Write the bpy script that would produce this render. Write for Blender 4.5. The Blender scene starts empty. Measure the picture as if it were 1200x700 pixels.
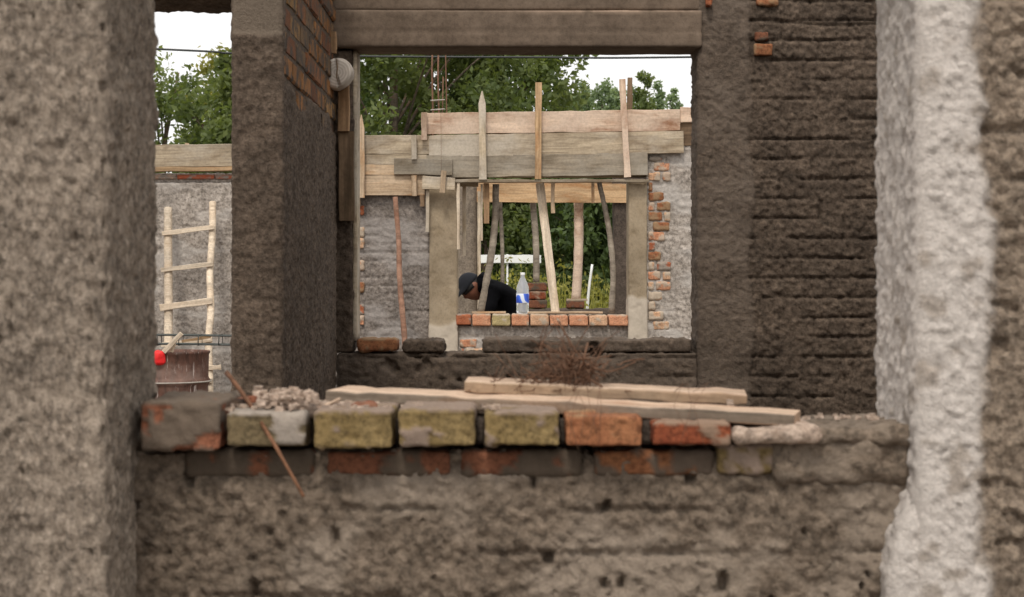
import bpy, math, random
import numpy as np
from mathutils import Vector, Matrix
R = math.radians
rng = np.random.default_rng(7); random.seed(7)
scn = bpy.context.scene
COL = scn.collection
F = 2100.0; EYE = 1.3
def P(px, py, Y):                       # a point of the place seen at a photo pixel, at distance Y
    return ((px-600)/F*Y, Y, EYE+(333-py)/F*Y)
def X(px, Y): return (px-600)/F*Y
def Z(py, Y): return EYE+(333-py)/F*Y

# ------------------------------------------------------------------ noise
def _h(ix, iy, iz, s):
    n = (ix*374761393 + iy*668265263 + iz*2147483647 + s*1274126177) & 0xffffffff
    n = ((n ^ (n >> 13))*1274126177) & 0xffffffff
    n = ((n ^ (n >> 15))*2246822519) & 0xffffffff
    return ((n ^ (n >> 16)) & 0xffffff)/float(0xffffff)
def vn(p, s=0):
    i = np.floor(p).astype(np.int64); f = p-i; f = f*f*(3-2*f)
    x, y, z = i[:,0], i[:,1], i[:,2]; fx, fy, fz = f[:,0], f[:,1], f[:,2]
    r = 0
    for dx in (0,1):
        for dy in (0,1):
            for dz in (0,1):
                w = (fx if dx else 1-fx)*(fy if dy else 1-fy)*(fz if dz else 1-fz)
                r = r + w*_h(x+dx, y+dy, z+dz, s)
    return r
def fbm(p, o=4, s=0):
    a = 1.0; t = 0; r = 0
    for k in range(o):
        r = r+a*vn(p*(2.03**k)+17.3*k, s+k); t += a; a *= .5
    return r/t
def ss(a, b, x):
    t = np.clip((x-a)/(b-a), 0, 1); return t*t*(3-2*t)

# ------------------------------------------------------------------ objects
WO = {}
def tag(o, label=None, cat=None, group=None, kind=None):
    if label: o['label'] = label
    if cat: o['category'] = cat
    if group: o['group'] = group
    if kind: o['kind'] = kind
    elif label: o['kind'] = 'thing'
    return o
def empty(name, loc, label, cat, group=None):
    o = bpy.data.objects.new(name, None); COL.objects.link(o); o.empty_display_size = .1
    o.location = loc; WO[o.name] = Vector(loc); return tag(o, label, cat, group)
def mk(name, V, Fc, mat, parent=None, origin=None, smooth=True, attrs=None):
    V = np.asarray(V, dtype=float).reshape(-1, 3)
    if origin is None:
        lo, hi = V.min(0), V.max(0); origin = ((lo[0]+hi[0])/2, (lo[1]+hi[1])/2, lo[2])
    origin = np.array(origin)
    me = bpy.data.meshes.new(name)
    if isinstance(Fc, np.ndarray):
        n, k = Fc.shape
        me.vertices.add(len(V)); me.vertices.foreach_set('co', (V-origin).ravel())
        me.loops.add(n*k); me.loops.foreach_set('vertex_index', Fc.ravel().astype(np.int32))
        me.polygons.add(n); me.polygons.foreach_set('loop_start', np.arange(0, n*k, k, dtype=np.int32))
        me.polygons.foreach_set('loop_total', np.full(n, k, dtype=np.int32))
        me.update(calc_edges=True)
    else:
        me.from_pydata((V-origin).tolist(), [], [list(f) for f in Fc])
    if smooth: me.polygons.foreach_set('use_smooth', [True]*len(me.polygons))
    if attrs:
        for k, a in attrs.items():
            a = np.asarray(a, dtype=float)
            if a.ndim == 1:
                at = me.attributes.new(k, 'FLOAT', 'POINT'); at.data.foreach_set('value', a)
            else:
                at = me.attributes.new(k, 'FLOAT_COLOR', 'POINT')
                at.data.foreach_set('color', np.hstack([a, np.ones((len(a),1))]).ravel())
    me.materials.append(mat); me.validate(); me.update()
    o = bpy.data.objects.new(name, me); COL.objects.link(o)
    WO[o.name] = Vector(origin)
    if parent is not None:
        o.parent = parent; o.location = Vector(origin)-WO[parent.name]
    else: o.location = origin
    return o
def axis(lo, hi, dlo=None, dhi=None, res=.008, coarse=.08):
    if dlo is None: dlo, dhi = lo, hi
    dlo, dhi = max(lo, dlo), min(hi, dhi)
    out = []
    if dlo > lo: out += list(np.linspace(lo, dlo, max(2, int((dlo-lo)/coarse)+1)))[:-1]
    out += list(np.linspace(dlo, dhi, max(2, int(round((dhi-dlo)/res))+1)))
    if dhi < hi: out += list(np.linspace(dhi, hi, max(2, int((hi-dhi)/coarse)+1)))[1:]
    return np.array(out)
def boxgrid(ax, ay, az):
    A = [ax, ay, az]; n = [len(a) for a in A]
    Vs, Fs, off = [], [], 0
    for k in range(3):
        u, v = (k+1) % 3, (k+2) % 3
        for side in (0, 1):
            U, W = np.meshgrid(A[u], A[v], indexing='ij')
            p = np.zeros(U.shape+(3,)); p[..., u] = U; p[..., v] = W; p[..., k] = A[k][-1 if side else 0]
            idx = np.arange(U.size).reshape(U.shape)+off
            q = np.stack([idx[:-1,:-1], idx[1:,:-1], idx[1:,1:], idx[:-1,1:]], -1).reshape(-1, 4)
            if not side: q = q[:, ::-1]
            Vs.append(p.reshape(-1, 3)); Fs.append(q); off += U.size
    V = np.concatenate(Vs); Fc = np.concatenate(Fs)
    key = np.round(V*1e5).astype(np.int64)
    _, first, inv = np.unique(key, axis=0, return_index=True, return_inverse=True)
    return V[first], inv.reshape(-1)[Fc]
def rbox(name, lo, hi, mat, disp=None, dense=None, res=.008, rnd=.004, parent=None, xf=None, attrs=None, cut=None):
    """box whose faces are finely cut, corners rounded and surface pushed in and out by disp(p,n) -> (depth, tint)"""
    lo = np.array(lo, float); hi = np.array(hi, float); ax = []
    for k in range(3):
        d = dense[k] if dense and dense[k] else (None, None)
        ax.append(axis(lo[k], hi[k], d[0], d[1], res))
    V, Fc = boxgrid(*ax)
    rnd = min(rnd, (hi-lo).min()*.49)
    q = np.clip(V, lo+rnd, hi-rnd); d = V-q; L = np.linalg.norm(d, axis=1, keepdims=True); Nn = d/np.maximum(L, 1e-9)
    V = q+Nn*rnd
    t = np.zeros(len(V))
    if disp:
        dd, t = disp(V, Nn); V = V+Nn*np.asarray(dd)[:, None]
        if np.isscalar(t): t = np.full(len(V), float(t))
    if xf is not None: V = xf(V)
    return mk(name, V, Fc, mat, parent, attrs={'tint': t})
def board(name, A, B, w, t, mat, n=(0,-1,0), parent=None, point=0, jit=.0015, seg=None, taper=1.0, bend=0.0, seed=None, edge=None):
    """sawn board from A to B (middle line), wide side facing n"""
    A = Vector(A); B = Vector(B); d = (B-A); L = d.length; d.normalize(); n = Vector(n); n = (n-d*n.dot(d)).normalized()
    y = n.cross(d).normalized()
    r = np.random.default_rng(seed if seed is not None else int(abs(A.x*977+A.z*7919+B.x*131+B.z*17)*10) % 99991)
    seg = seg or max(3, int(L/.08)); xs = np.linspace(0, L, seg+1)
    V = []
    ch = min(t, w)*.1
    e = r.normal(0, jit, (seg+1, 4))
    e0, e1 = r.normal(0, .35, 2)
    for i, x in enumerate(xs):
        k = 1+(taper-1)*x/L; hw = w/2*k; ht = t/2
        if point and x > L-point: hw *= max(.12, (L-x)/point)
        b = bend*math.sin(math.pi*x/L)
        x0 = x+(0 if 0 < i < seg else (e0 if i == 0 else e1)*jit*2)
        ring = [(-hw+ch,-ht),(hw-ch,-ht),(hw,-ht+ch),(hw,ht-ch),(hw-ch,ht),(-hw+ch,ht),(-hw,ht-ch),(-hw,-ht+ch)]
        for j, (a, c) in enumerate(ring):
            V.append((x0, a+b+e[i, 0 if a > 0 else 1], c+e[i, 2 if c > 0 else 3]*.6))
    Fc = []
    for i in range(seg):
        for j in range(8):
            a = i*8+j; b_ = i*8+(j+1) % 8
            Fc.append((a, b_, b_+8, a+8))
    Fc.append(tuple(reversed(range(8)))); Fc.append(tuple(range(seg*8, seg*8+8)))
    o = mk(name, V, Fc, mat, None, origin=(0,0,0), smooth=False)
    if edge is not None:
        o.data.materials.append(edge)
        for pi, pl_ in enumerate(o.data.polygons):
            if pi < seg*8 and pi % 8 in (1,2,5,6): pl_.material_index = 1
    M = Matrix((d, y, n)).transposed()
    o.rotation_euler = M.to_euler()
    if parent is not None: o.parent = parent; o.location = A-WO[parent.name]
    else: o.location = A
    WO[o.name] = A
    return o
def tube(pts, rad, sides=8, rough=0, seed=1, ell=1.0):
    pts = [Vector(p) for p in pts]; r = np.random.default_rng(seed)
    V, Fc = [], []; up = None
    for i, p in enumerate(pts):
        d = (pts[min(i+1, len(pts)-1)]-pts[max(i-1, 0)]).normalized()
        if up is None: up = Vector((0,0,1)) if abs(d.z) < .9 else Vector((0,1,0))
        a = d.cross(up).normalized(); b = a.cross(d).normalized(); up = b
        rr = rad[i] if hasattr(rad, '__len__') else rad
        for k in range(sides):
            an = 2*math.pi*k/sides; q = rr*(1+(r.normal(0, rough) if rough else 0))
            V.append(tuple(p+a*math.cos(an)*q+b*math.sin(an)*q*ell))
    n = len(pts)
    for i in range(n-1):
        for k in range(sides):
            a = i*sides+k; b = i*sides+(k+1) % sides
            Fc.append((a, b, b+sides, a+sides))
    Fc.append(tuple(reversed(range(sides)))); Fc.append(tuple(range((n-1)*sides, n*sides)))
    return V, Fc
def spline(pts, n):
    pts = [np.array(p, float) for p in pts]; out = []
    Pn = [2*pts[0]-pts[1]]+pts+[2*pts[-1]-pts[-2]]
    for i in range(1, len(Pn)-2):
        for t in np.linspace(0, 1, n, endpoint=False):
            a, b, c, d = Pn[i-1:i+3]
            out.append(.5*((2*b)+(-a+c)*t+(2*a-5*b+4*c-d)*t*t+(-a+3*b-3*c+d)*t**3))
    out.append(pts[-1]); return out
def branch(name, pts, r0, r1, mat, parent=None, n=6, rough=.06, seed=3, sides=10):
    s = spline(pts, n); rad = np.linspace(r0, r1, len(s))
    V, Fc = tube(s, rad, sides, rough, seed)
    return mk(name, V, Fc, mat, parent, smooth=True)
def joinm(parts):
    V, Fc, o = [], [], 0
    for v, f in parts:
        V += [tuple(x) for x in v]; Fc += [tuple(i+o for i in q) for q in f]; o += len(v)
    return V, Fc

# ------------------------------------------------------------------ materials
def new_mat(name):
    m = bpy.data.materials.new(name); m.use_nodes = True; nt = m.node_tree; nt.nodes.clear()
    out = nt.nodes.new('ShaderNodeOutputMaterial'); b = nt.nodes.new('ShaderNodeBsdfPrincipled')
    nt.links.new(b.outputs[0], out.inputs[0]); return m, nt, b
def noise(nt, vec, scale, detail=6, rough=.6, dist=0):
    n = nt.nodes.new('ShaderNodeTexNoise'); n.inputs['Scale'].default_value = scale; n.inputs['Detail'].default_value = detail
    n.inputs['Roughness'].default_value = rough; n.inputs['Distortion'].default_value = dist
    nt.links.new(vec, n.inputs['Vector']); return n.outputs['Fac']
def ramp(nt, fac, stops):
    r = nt.nodes.new('ShaderNodeValToRGB'); e = r.color_ramp.elements
    while len(e) < len(stops): e.new(.5)
    for k, (p, c) in enumerate(stops):
        e[k].position = p; e[k].color = (*c, 1) if hasattr(c, '__len__') else (c, c, c, 1)
    nt.links.new(fac, r.inputs[0]); return r.outputs[0]
def mix(nt, fac, a, b, mode='MIX'):
    m = nt.nodes.new('ShaderNodeMix'); m.data_type = 'RGBA'; m.blend_type = mode
    for i, v in ((0, fac), (6, a), (7, b)):
        if hasattr(v, 'is_output') or isinstance(v, bpy.types.NodeSocket): nt.links.new(v, m.inputs[i])
        elif i == 0: m.inputs[0].default_value = v
        else: m.inputs[i].default_value = (*v, 1)
    return m.outputs[2]
def bump(nt, h, dist, prev=None, strength=1.0):
    b = nt.nodes.new('ShaderNodeBump'); b.inputs['Distance'].default_value = dist; b.inputs['Strength'].default_value = strength
    nt.links.new(h, b.inputs['Height'])
    if prev is not None: nt.links.new(prev, b.inputs['Normal'])
    return b.outputs[0]
def coords(nt, scale=(1,1,1), rnd=False):
    tc = nt.nodes.new('ShaderNodeTexCoord'); mp = nt.nodes.new('ShaderNodeMapping'); mp.inputs['Scale'].default_value = scale
    nt.links.new(tc.outputs['Object'], mp.inputs['Vector'])
    if rnd:
        oi = nt.nodes.new('ShaderNodeObjectInfo'); ml = nt.nodes.new('ShaderNodeMath'); ml.operation = 'MULTIPLY'; ml.inputs[1].default_value = 37.0
        nt.links.new(oi.outputs['Random'], ml.inputs[0]); nt.links.new(ml.outputs[0], mp.inputs['Location'])
        return mp.outputs[0], oi.outputs['Random']
    return mp.outputs[0]
def m_plaster(name, c1, c2, c3=None, sc=30, stain=.6, bd=.006, fine=180, rough=.93, stretch=(1,1,1), speck=.85, warm=(1.09,1.01,.93)):
    m, nt, b = new_mat(name); v = coords(nt, stretch)
    base = ramp(nt, noise(nt, v, sc, 9, .7), [(.34, c1), (.64, c2)])
    st = ramp(nt, noise(nt, v, sc*.11, 5, .6, .6), [(.35, stain), (.62, 1.12)])
    col = mix(nt, .85, base, st, 'MULTIPLY')
    sp = ramp(nt, noise(nt, v, fine*.42, 5, .7), [(.36, .45), (.52, 1.0), (.72, 1.22)])
    col = mix(nt, speck, col, sp, 'MULTIPLY')
    if c3 is not None:
        a = nt.nodes.new('ShaderNodeAttribute'); a.attribute_name = 'tint'
        c3n = ramp(nt, noise(nt, v, sc*1.7, 8, .7), [(.3, tuple(x*.68 for x in c3)), (.7, c3)])
        col = mix(nt, a.outputs['Fac'], col, c3n)
    col = mix(nt, 1, col, warm, 'MULTIPLY')
    nt.links.new(col, b.inputs['Base Color']); b.inputs['Roughness'].default_value = rough
    b.inputs['Specular IOR Level'].default_value = .25
    n1 = bump(nt, noise(nt, v, fine*.35, 6, .7), bd); n2 = bump(nt, noise(nt, v, fine, 4, .7), bd*.35, n1)
    nt.links.new(n2, b.inputs['Normal']); return m
def m_brick(name, c1, c2, mortar=(.30,.27,.24), sc=22):
    return m_plaster(name, c1, c2, mortar, sc=sc, stain=.75, bd=.003, fine=260)
def m_brickattr(name, mortar=(.26,.23,.20)):
    m, nt, b = new_mat(name); v = coords(nt)
    a = nt.nodes.new('ShaderNodeAttribute'); a.attribute_name = 'Col'
    k = ramp(nt, noise(nt, v, 40, 8, .7), [(.3, .55), (.7, 1.2)])
    col = mix(nt, 1, a.outputs['Color'], k, 'MULTIPLY')
    sm = ramp(nt, noise(nt, v, 14, 7, .7), [(.46, 0.0), (.56, 1.0)])
    col = mix(nt, sm, col, mortar)
    nt.links.new(col, b.inputs['Base Color']); b.inputs['Roughness'].default_value = .92
    b.inputs['Specular IOR Level'].default_value = .2
    nt.links.new(bump(nt, noise(nt, v, 90, 6, .7), .006), b.inputs['Normal']); return m
def m_wood(name, dark, light, stain=(.25,.12,.05), stainamt=.35, gr=26, rough=.85, grey=None):
    m, nt, b = new_mat(name); v, rn = coords(nt, (1.3, gr, gr), True)
    g = noise(nt, v, 1.6, 8, .65, .8)
    col = ramp(nt, g, [(.34, dark), (.60, light)])
    fv = coords(nt, (2.2, gr*4.5, gr*4.5), True)[0]
    col = mix(nt, .75, col, ramp(nt, noise(nt, fv, 1.3, 6, .7, .4), [(.34, .62), (.5, 1.0), (.7, 1.15)]), 'MULTIPLY')
    wv = coords(nt, (.9, 5, 5), True)[0]
    col = mix(nt, .8, col, ramp(nt, noise(nt, wv, 1.7, 7, .7, .3), [(.36, .66), (.6, 1.12)]), 'MULTIPLY')
    tc = coords(nt, (3, 7, 7), True)[0]
    kn = ramp(nt, noise(nt, tc, 1.1, 5, .6, .5), [(.50, 0.0), (.64, 1.0)])
    ml = nt.nodes.new('ShaderNodeMath'); ml.operation = 'MULTIPLY'; ml.inputs[1].default_value = stainamt
    nt.links.new(kn, ml.inputs[0]); col = mix(nt, ml.outputs[0], col, stain)
    if grey:
        t2 = coords(nt, (1.2, 2, 2), True)[0]
        gk = ramp(nt, noise(nt, t2, 1.5, 6, .65), [(.42, 0.0), (.6, .85)])
        col = mix(nt, gk, col, grey)
    br = nt.nodes.new('ShaderNodeMath'); br.operation = 'MULTIPLY_ADD'; br.inputs[1].default_value = .35; br.inputs[2].default_value = .82
    nt.links.new(rn, br.inputs[0]); col = mix(nt, 1, col, br.outputs[0], 'MULTIPLY')
    fs = coords(nt, (1, 1, 1)); sp = ramp(nt, noise(nt, fs, 60, 5, .7), [(.3, .75), (.6, 1.05)])
    col = mix(nt, .8, col, sp, 'MULTIPLY')
    nt.links.new(col, b.inputs['Base Color']); b.inputs['Roughness'].default_value = rough
    b.inputs['Specular IOR Level'].default_value = .25
    nt.links.new(bump(nt, g, .003), b.inputs['Normal']); return m
def m_plain(name, c, rough=.6, metal=0, var=.25, sc=30, spec=.5):
    m, nt, b = new_mat(name); v = coords(nt)
    col = ramp(nt, noise(nt, v, sc, 6, .65), [(.3, tuple(x*(1-var) for x in c)), (.7, tuple(min(1, x*(1+var)) for x in c))])
    nt.links.new(col, b.inputs['Base Color']); b.inputs['Roughness'].default_value = rough; b.inputs['Metallic'].default_value = metal
    b.inputs['Specular IOR Level'].default_value = spec
    nt.links.new(bump(nt, noise(nt, v, sc*3, 4), .001), b.inputs['Normal']); return m
def m_leaf(name, c1, c2, trans=.35):
    m, nt, b = new_mat(name)
    a = nt.nodes.new('ShaderNodeAttribute'); a.attribute_name = 'tint'
    col = ramp(nt, a.outputs['Fac'], [(0.0, c1), (1.0, c2)])
    nt.links.new(col, b.inputs['Base Color']); b.inputs['Roughness'].default_value = .6; b.inputs['Specular IOR Level'].default_value = .3
    t = nt.nodes.new('ShaderNodeBsdfTranslucent'); nt.links.new(mix(nt, 1, col, (1.5,1.5,.7), 'MULTIPLY'), t.inputs[0])
    mx = nt.nodes.new('ShaderNodeMixShader'); mx.inputs[0].default_value = trans
    nt.links.new(b.outputs[0], mx.inputs[1]); nt.links.new(t.outputs[0], mx.inputs[2])
    nt.links.new(mx.outputs[0], [n for n in nt.nodes if n.type == 'OUTPUT_MATERIAL'][0].inputs[0]); return m

M = {}
M['pier'] = m_plaster('pier_plaster', (.20,.168,.138), (.46,.405,.35), None, sc=85, stain=.72, bd=.014, fine=200, stretch=(1,1,.65))
M['pier_r'] = m_plaster('brown_and_white_plaster', (.17,.137,.108), (.36,.305,.25), (.70,.68,.67), sc=75, stain=.72, bd=.008, fine=220)
M['apron'] = m_plaster('grey_brown_mortar', (.115,.093,.073), (.22,.182,.147), (.29,.25,.21), sc=80, stain=.74, bd=.008, fine=130)
M['flank'] = m_plaster('damp_dark_plaster', (.085,.066,.052), (.165,.132,.107), (.20,.17,.14), sc=70, stain=.72, bd=.006, fine=200)
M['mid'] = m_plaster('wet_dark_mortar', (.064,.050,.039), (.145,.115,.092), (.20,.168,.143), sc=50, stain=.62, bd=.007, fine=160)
M['beam'] = m_plaster('brown_grey_concrete', (.125,.097,.075), (.185,.148,.118), (.36,.28,.22), sc=14, stain=.72, bd=.0015, fine=160, speck=.35)
M['far'] = m_plaster('pale_rough_mortar', (.25,.22,.19), (.46,.415,.375), (.58,.55,.52), sc=34, stain=.80, bd=.007, fine=140, warm=(1.02,.99,.96))
M['farl'] = m_plaster('grey_rough_mortar', (.16,.135,.115), (.31,.275,.25), (.43,.40,.38), sc=36, stain=.76, bd=.009, fine=140, warm=(1.01,.985,.96))
M['conc'] = m_plaster('cast_concrete', (.27,.225,.16), (.36,.31,.235), (.52,.485,.43), speck=.3, sc=9, stain=.74, bd=.001, fine=180)
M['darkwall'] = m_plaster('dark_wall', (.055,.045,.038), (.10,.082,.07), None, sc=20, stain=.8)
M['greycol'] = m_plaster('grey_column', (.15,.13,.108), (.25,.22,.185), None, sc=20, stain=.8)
M['bricks'] = m_brickattr('exposed_brickwork', (.27,.23,.195))
M['bricksd'] = m_brickattr('exposed_brickwork_damp', (.10,.078,.062))
M['b_red'] = m_brick('red_brick', (.28,.085,.04), (.42,.16,.085))
M['b_redm'] = m_brick('mortar_caked_brick', (.20,.075,.042), (.27,.115,.07), (.16,.13,.105))
M['b_olive'] = m_brick('olive_brick', (.12,.095,.055), (.185,.15,.09), (.36,.33,.30))
M['b_yel'] = m_brick('mustard_brick', (.145,.107,.046), (.24,.183,.088), (.27,.215,.18))
M['b_orange'] = m_brick('orange_brick', (.22,.085,.042), (.32,.15,.075), (.30,.20,.12))
M['b_dkred'] = m_brick('dark_red_brick', (.16,.04,.02), (.24,.075,.035), (.28,.2,.15))
M['b_dirty'] = m_brick('dirty_brick', (.13,.055,.033), (.21,.09,.052), (.10,.08,.062))
M['b_dirty2'] = m_brick('dirty_orange_brick', (.17,.07,.035), (.27,.125,.06), (.12,.095,.075))
M['b_pink'] = m_brick('salmon_brick', (.44,.20,.115), (.60,.33,.21), (.46,.38,.31))
M['b_pale'] = m_brick('pale_brick', (.48,.30,.19), (.62,.42,.29), (.46,.40,.33))
M['b_far_ol'] = m_brick('green_grey_brick', (.33,.28,.14), (.45,.39,.22), (.5,.45,.38))
M['crumb'] = m_plaster('mortar_crumbs', (.30,.235,.19), (.56,.47,.41), None, sc=60, stain=.7)
M['crumbd'] = m_plaster('dark_crumbs', (.03,.02,.016), (.11,.075,.055), None, sc=60, stain=.7)
M['w_grey'] = m_wood('weathered_board', (.27,.21,.14), (.52,.42,.30), stain=(.13,.08,.04), stainamt=.5, gr=14, grey=(.47,.41,.335))
M['w_stain'] = m_wood('stained_board', (.42,.29,.20), (.72,.54,.40), stain=(.24,.10,.045), stainamt=.8, gr=14, grey=(.58,.45,.35))
M['w_green'] = m_wood('green_grey_board', (.18,.143,.10), (.35,.29,.215), stain=(.10,.07,.04), stainamt=.5, gr=14, grey=(.31,.275,.225))
M['w_fresh'] = m_wood('fresh_board', (.38,.265,.165), (.60,.45,.31), stain=(.42,.20,.07), stainamt=.5, gr=16)
M['w_pale'] = m_wood('pale_peeled_wood', (.52,.41,.30), (.74,.62,.48), stain=(.40,.26,.14), stainamt=.3, gr=20)
M['w_orange'] = m_wood('orange_board', (.36,.22,.11), (.52,.35,.20), stain=(.32,.13,.04), stainamt=.5, gr=16)
M['w_brown'] = m_wood('brown_board', (.14,.09,.055), (.25,.165,.10), stain=(.06,.04,.02), stainamt=.5, gr=16)
M['w_tan'] = m_wood('tan_board', (.26,.155,.08), (.40,.25,.14), stain=(.14,.07,.03), stainamt=.5, gr=16)
M['w_plank'] = m_wood('pinkish_plank', (.36,.24,.165), (.60,.44,.32), stain=(.30,.15,.08), stainamt=.55, gr=22)
M['w_edge'] = m_wood('dark_grey_plank_edge', (.13,.098,.072), (.24,.19,.145), gr=16)  # narrow sides of the long plank, darker and greyer than its wide faces
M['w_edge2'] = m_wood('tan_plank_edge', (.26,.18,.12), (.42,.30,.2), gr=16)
M['bark'] = m_wood('grey_branch', (.19,.155,.12), (.36,.305,.24), stain=(.10,.07,.05), stainamt=.5, gr=9)
M['bark_red'] = m_wood('reddish_branch', (.20,.105,.07), (.33,.19,.13), stain=(.16,.07,.04), stainamt=.5, gr=9)
M['trunk'] = m_wood('tree_bark', (.10,.075,.055), (.20,.155,.12), gr=5)
M['rod'] = m_plain('brown_rod', (.16,.075,.04), .8, 0, .4, 50, .2)
M['rebar'] = m_plain('dark_rebar', (.05,.055,.05), .6, .3, .5, 60)
M['rust'] = m_plain('rusty_rebar', (.17,.085,.05), .85, .1, .4, 60)
M['palerod'] = m_plain('cement_dusted_rod', (.42,.38,.33), .85, 0, .3, 40)
M['white'] = m_plain('white_paint', (.78,.78,.76), .6, 0, .08, 6)
M['red'] = m_plain('red_cloth', (.75,.012,.012), .6, 0, .2, 30)
M['cable'] = m_plain('black_cable', (.02,.022,.022), .5, 0, .2, 5)
M['black'] = m_plain('black_jacket', (.0045,.0045,.0055), .95, 0, .4, 20, .05)
M['trouser'] = m_plain('dark_trousers', (.03,.032,.04), .85, 0, .3, 20)
M['navy'] = m_plain('navy_cap', (.006,.007,.011), .95, 0, .3, 30)
M['skin'] = m_plain('tanned_skin', (.22,.085,.05), .6, 0, .15, 30)
M['hair'] = m_plain('black_hair', (.012,.010,.009), .7, 0, .4, 60)
M['shoe'] = m_plain('dusty_shoe', (.05,.04,.035), .7, 0, .3, 30)
M['lf1'] = m_leaf('leaves_mid_green', (.065,.095,.035), (.20,.235,.085), .45)
M['lf2'] = m_leaf('leaves_dark_green', (.035,.06,.022), (.115,.16,.055), .38)
M['lf3'] = m_leaf('leaves_hazed_green', (.14,.19,.11), (.27,.34,.19))  # distance haze put into the leaf colour as a paler green
M['lf4'] = m_leaf('leaves_yellow_green', (.13,.14,.03), (.34,.31,.08))

# barrel: brown paint, pale scuffs, rust streaks
def m_barrel():
    m, nt, b = new_mat('rusty_brown_drum'); v = coords(nt, (1,1,.25)); v2 = coords(nt)
    c = ramp(nt, noise(nt, v, 30, 8, .7), [(.35, (.065,.030,.020)), (.62, (.165,.075,.050))])
    s = ramp(nt, noise(nt, v2, 4.5, 6, .6, .4), [(.50, 0.0), (.66, .55)])
    c = mix(nt, s, c, (.27,.19,.155))
    s2 = ramp(nt, noise(nt, coords(nt, (1,1,.12)), 45, 5, .7), [(.60, 0.0), (.66, .9)])
    c = mix(nt, s2, c, (.50,.42,.38))
    nt.links.new(c, b.inputs['Base Color']); b.inputs['Roughness'].default_value = .7
    nt.links.new(bump(nt, noise(nt, v2, 60, 5), .002), b.inputs['Normal']); return m
M['barrel'] = m_barrel()
def m_glass():
    m, nt, b = new_mat('clear_plastic'); b.inputs['Base Color'].default_value = (.93,.95,.97,1)
    b.inputs['Roughness'].default_value = .12; b.inputs['IOR'].default_value = 1.2; b.inputs['Transmission Weight'].default_value = .72
    return m
M['pet'] = m_glass()
def m_label():
    m, nt, b = new_mat('blue_white_label'); v = coords(nt, (1,1,1))
    w = nt.nodes.new('ShaderNodeTexWave'); w.wave_type = 'BANDS'; w.bands_direction = 'DIAGONAL'
    w.inputs['Scale'].default_value = 6; w.inputs['Distortion'].default_value = 5; w.inputs['Detail'].default_value = 2; w.inputs['Detail Scale'].default_value = 1.2
    nt.links.new(v, w.inputs['Vector'])
    c = ramp(nt, w.outputs['Fac'], [(.18, (.75,.8,.9)), (.34, (.05,.16,.75)), (.9, (.02,.07,.5))])
    nt.links.new(c, b.inputs['Base Color']); b.inputs['Roughness'].default_value = .4; return m
M['label'] = m_label()
def m_log():
    m, nt, b = new_mat('pale_log_end'); v = coords(nt)
    w = nt.nodes.new('ShaderNodeTexWave'); w.wave_type = 'RINGS'; w.rings_direction = 'Y'
    w.inputs['Scale'].default_value = 30; w.inputs['Distortion'].default_value = 2; nt.links.new(v, w.inputs['Vector'])
    c = ramp(nt, w.outputs['Fac'], [(.2, (.50,.43,.36)), (.8, (.62,.55,.48))])
    c = mix(nt, .6, c, ramp(nt, noise(nt, v, 30, 6), [(.3, .75), (.7, 1.15)]), 'MULTIPLY')
    nt.links.new(c, b.inputs['Base Color']); b.inputs['Roughness'].default_value = .85; return m
M['log'] = m_log()

# ------------------------------------------------------------------ surface shapers
def d_rough(amp=.006, lump=.010, sc=1.0, seed=0, st=(1,1,1)):
    st = np.array(st)
    def f(p, n):
        a = fbm(p*st*38*sc, 4, seed)-.5; b = fbm(p*st*9*sc, 3, seed+9)-.5
        r = 1-abs(2*fbm(p*st*22*sc, 3, seed+21)-1)
        c = fbm(p*st*115*sc, 2, seed+33)-.5; k = ss(.5,.72,fbm(p*st*60*sc, 2, seed+44))
        edge = .25+.75*ss(.93,.999, np.abs(n).max(1))
        return (a*amp*1.6+b*lump*2+(r-.7)*amp*1.0+c*amp*1.9+(k-.3)*amp*1.1)*edge, 0
    return f
def groove(u, z, p, hh=.073, L=.25, wj=.007, dep=.016, th=.5, seed=0, off=0.0):
    z = z+(fbm(p*np.array([7,7,9]), 3, seed+70)-.5)*.012
    row = np.floor(z/hh); fz = z/hh-row; dh = np.minimum(fz, 1-fz)*hh
    uu = u/L+.5*(row % 2)+.08*np.sin(row*2.3)+off; fu = uu-np.floor(uu); du = np.minimum(fu, 1-fu)*L
    mh = ss(th-.08, th+.12, fbm(p*np.array([5,5,16]), 3, seed+3)); mv = ss(th-.05, th+.15, fbm(p*np.array([16,16,16]), 2, seed+5))
    wob = 1+.5*(fbm(p*30, 2, seed+8)-.5)
    return -dep*(np.exp(-(dh/(wj*wob))**2)*mh+.9*np.exp(-(du/(wj*wob))**2)*mv*(np.exp(-(dh/.03)**2)*.2+.8))

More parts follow.
